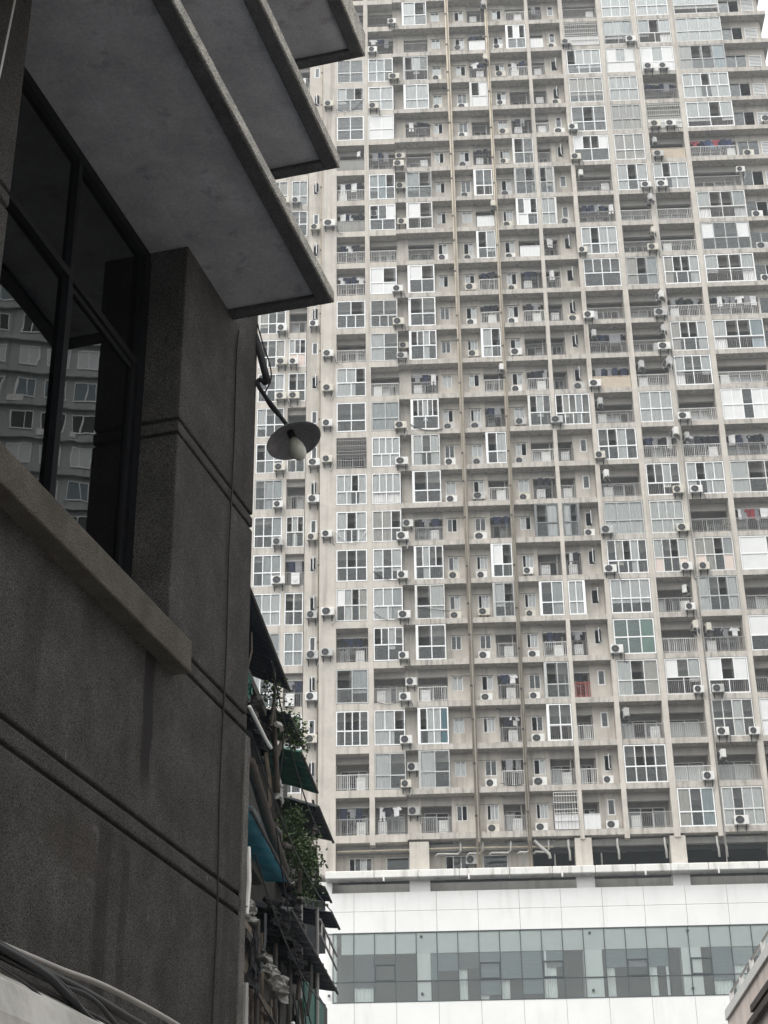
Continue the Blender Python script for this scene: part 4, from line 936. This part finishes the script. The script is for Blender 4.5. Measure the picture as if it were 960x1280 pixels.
for (pts, r, lb) in (([(-3.62, 20.4, 9.0), (-3.60, 21.6, 8.68), (-3.6, 23.4, 8.40)], 0.07, 'thick dark log leaning above the teal awning'), ([(-3.5, 19.6, 9.42), (-3.5, 20.9, 9.46), (-3.5, 21.3, 9.5)], 0.025, 'pale pole sticking out below the topmost awning'), ([(-3.45, 23.3, 6.3), (-3.45, 24.6, 5.6), (-3.45, 25.6, 5.0)], 0.03, 'pale plank leaning at the lowest posts')):
    o = link('loose_pole', MB().tube(pts, r, 8).mesh('loose_pole', M['bark' if 'log' in lb else 'rail_white'], True), None, (0, 0, 0), (0, 0, -A2)); tag(o, lb, 'pole')
rb = random.Random(77)
for i, (y0, z0, y1, z1, lb) in enumerate(((19.5, 9.0, 27.5, 8.9, 'slack wire strung across the upper awnings of the old building'), (19.8, 7.6, 26.5, 7.2, 'slack wire strung just above the striped tarp'), (20.0, 6.0, 27.0, 6.6, 'lowest slack wire crossing the posts of the old building'), (20.5, 10.4, 25.5, 9.6, 'slack wire drooping from the topmost awning into the bush'), (21, 8.3, 25, 6.4, 'slack wire dropping steeply past the teal awning'))):
    pts = [(-3.44+0.02*i, y0+(y1-y0)*t/10, z0+(z1-z0)*t/10-0.3*4*(t/10)*(1-t/10)) for t in range(11)]
    tag(link('slack_wire', MB().tube(pts, 0.011, 5).mesh('slack_wire', M['cable'], True), None, (0, 0, 0), (0, 0, -A2)), lb, 'wire', 'wires on the old building')
for i in range(46):
    y = rb.uniform(19.8, 27.3); lowz = rb.random() < 0.6
    z = rb.uniform(5.0, 7.4) if lowz else rb.uniform(8.3, 10.2)
    p_ = rb.uniform(-3.85, -3.52); dy = rb.uniform(-0.6, 0.6); dz = rb.choice((rb.uniform(0.3, 1.0), rb.uniform(-0.15, 0.15)))
    if abs(dy)+abs(dz) < 0.3: dy = 0.5
    part('plank', MB().tube([(p_, y, z), (p_+0.03, y+dy*0.5, z+dz*0.5+rb.uniform(-0.04, 0.04)), (p_, y+dy, z+dz)], rb.uniform(0.012, 0.04), 4), M[rb.choice(('old_conc', 'wood', 'bark', 'black_sheet', 'rail_grey', 'tarp_dark', 'bark'))], old)
for i in range(9):
    y = 20.0+0.8*i; z = rb.uniform(5.4, 6.6)
    part('shutter', MB().box(-3.9, -3.86, y, y+0.6, z, z+rb.uniform(0.5, 1.1)), M[rb.choice(('old_conc', 'black_sheet', 'wood', 'black_sheet'))], old)
def bush(c, size, n, label, seed, stem):
    rr = random.Random(seed)
    root = link('bush', None, None, OM @ Vector(c), (0, 0, -A2)); tag(root, label, 'bush', 'plants growing on the old building')
    link('stem', MB().tube(smooth_path(stem), 0.05, 7, 0, 0.012).mesh('stem', M['bark'], True), root)
    mb = MB()
    clumps = [Vector((rr.uniform(-1, 1)*size[0], rr.uniform(-1, 1)*size[1], rr.uniform(-1, 1)*size[2])) for _ in range(16)]
    clumps = [q for q in clumps if (q.x/size[0])**2+(q.y/size[1])**2+(q.z/size[2])**2 < 1.3]
    for i in range(n):
        q = rr.choice(clumps); p0 = q + Vector((rr.gauss(0, 0.09), rr.gauss(0, 0.16), rr.gauss(0, 0.12)))
        d = Vector((rr.uniform(-1, 1), rr.uniform(-1, 1), rr.uniform(-1.0, 0.4))).normalized()*rr.uniform(0.04, 0.085); e = d.cross(Vector((rr.random(), rr.random(), rr.random()))).normalized()*d.length*0.28
        mb.quad(tuple(p0), tuple(p0+d*0.55+e), tuple(p0+d), tuple(p0+d*0.55-e), rr.randrange(3) // 2)
    link('foliage', mb.mesh('foliage', [M['leaf'], M['leaf2']]), root)
bush((-3.60, 24.7, 9.22), (0.13, 1.0, 0.30), 2600, 'leafy green bush sprouting between the two stacks of awnings', 31, [(0, -1.6, -0.5), (0, -0.8, -0.3), (0.02, 0.0, -0.1), (0, 0.6, 0.1)])
bush((-3.60, 23.7, 10.62), (0.10, 0.75, 0.16), 900, 'small leafy plant growing just below the topmost awning', 32, [(0, -1.4, -0.9), (0, -0.7, -0.4), (0.02, 0.2, 0.0)])
bush((-3.58, 22.0, 10.45), (0.06, 0.4, 0.18), 160, 'sparse dry plant in front of the dark awning underside', 33, [(0, 0.4, -1.2), (0, 0.1, -0.4), (0, 0, 0.1)])
bush((-3.60, 25.4, 8.80), (0.07, 0.5, 0.16), 420, 'low trailing plant hanging beside the navy awnings', 34, [(0, -0.6, 0.4), (0, 0, 0.1), (0, 0.4, -0.1)])
ld = link('ladder_rack', None, None, (0, 0, 0), (0, 0, -A2)); tag(ld, 'pale metal rack poking out beyond the lowest awning', 'rack')
for dz in (0, 0.22): link('rack_rail', MB().tube([(-3.42, 25.8, 8.35-dz), (-3.40, 27.8, 8.25-dz)], 0.018, 6).mesh('rack_rail', M['rail_grey']), ld)
for i in range(4): link('rung', MB().tube([(-3.42, 26.0+0.5*i, 8.34), (-3.42, 26.0+0.5*i, 8.12)], 0.012, 5).mesh('rung', M['rail_white']), ld)

# ================================================================== BUILDINGS BESIDE THE ALLEY
A3 = R(2.2)
ev = link('alley_parapet_house', None, None, (0, 0, 0), (0, 0, -A3))
tag(ev, 'pinkish rendered parapet with brown strips and a small rail', 'building')
part('parapet', MB().box(4.0, 12, -2, 26.0, 5.6, 6.84), M['pink_render'], ev)
part('coping', MB().box(3.97, 4.3, -2, 26.02, 6.72, 6.86), M['pipe_white'], ev)
part('lower_wall', MB().box(4.4, 12, -2, 25.6, 0, 5.6), M['pink_render'], ev)
for z in (6.18, 6.32): part('brown_strip', MB().box(3.93, 3.999, -2, 23.9 if z < 6.2 else 23.5, z, z+0.09), M['brown_strip'], ev)
part('guard_rail', MB().tube([(4.0, 3, 7.0), (4.0, 25.5, 7.0)], 0.02, 6), M['rail_grey'], ev)
for i in range(16): part('rail_post', MB().tube([(4.0, 25.4-1.0*i, 6.85), (4.0, 25.4-1.0*i, 7.0)], 0.035, 6), M['rail_white'], ev)
part('wall', MB().box(6.5, 14, -14, 7.6, 0, 13.5), M['dark_render'], ev)
# reflected neighbour tower, out of the frame to the side
NB = link('neighbour_tower', None, None, (74.0, 86.5, 0), (0, 0, R(-40)))
tag(NB, 'pale apartment block mirrored in the dark window pane', 'building')
M['cool_wall'] = mat('cool_grey_render', (0.36, 0.365, 0.36), 0.9, 0.12, 0.8, 0.6, (0.16, 0.16, 0.155), (2.0, 2.0, 0.15))
part('wall', MB().box(-6.5, 24, 0, 14, 0, 96), M['cool_wall'], NB)
for n in range(12, 31):
    for k in range(-2, 4):
        x = -0.7 + 2.45*k
        w_ = link('window', cached('nbw', lambda: MB().box(0, 1.7, -0.08, -0.003, 0, 0.09).box(0, 1.7, -0.08, -0.003, 1.61, 1.7).box(0, 0.08, -0.08, -0.003, 0.09, 1.61).box(1.62, 1.7, -0.08, -0.003, 0.09, 1.61).box(0.8, 0.88, -0.08, -0.003, 0.09, 1.61).mesh('window', M['white'])), NB, (x, 0, n*3.0+0.9))
        link('pane', cached(('nbp', (n*7+k*3) % 3), lambda: MB().box(0.08, 1.62, -0.04, -0.004, 0.09, 1.61).mesh('pane', M[('blind', 'curtain_grey', 'core')[(n*7+k*3) % 3]])), w_)
        if (n*5+k*3) % 4 == 0: link('balcony_box', cached('nbx', lambda: MB().box(0, 0.8, -0.35, -0.003, 0, 0.55).box(0.1, 0.15, -0.4, -0.003, -0.1, 0).mesh('balcony_box', M['ac'])), NB, (x+1.2, 0, n*3.0+0.3))
    link('balcony_band', cached('nbb', lambda: MB().box(-6.5, 24, -0.35, -0.002, 0, 0.22).mesh('balcony_band', M['cool_wall'])), NB, (0, 0, n*3.0))

# ================================================================== HAZE
hz = MB().box(-210, 210, -130, 250, -1.0, 112)
hm = bpy.data.materials.new('haze'); hm.use_nodes = True; t = hm.node_tree; t.nodes.clear()
ho = t.nodes.new('ShaderNodeOutputMaterial'); pv = t.nodes.new('ShaderNodeVolumePrincipled')
pv.inputs['Color'].default_value = (0.86, 0.94, 1.0, 1); pv.inputs['Density'].default_value = 0.0006; pv.inputs['Anisotropy'].default_value = 0.2
pv.inputs['Density Attribute'].default_value = ''
t.links.new(pv.outputs[0], ho.inputs['Volume'])
o = part('haze', hz, hm, None); tag(o, kind='stuff')
print('AC units', NAC, 'objects', len(bpy.data.objects))
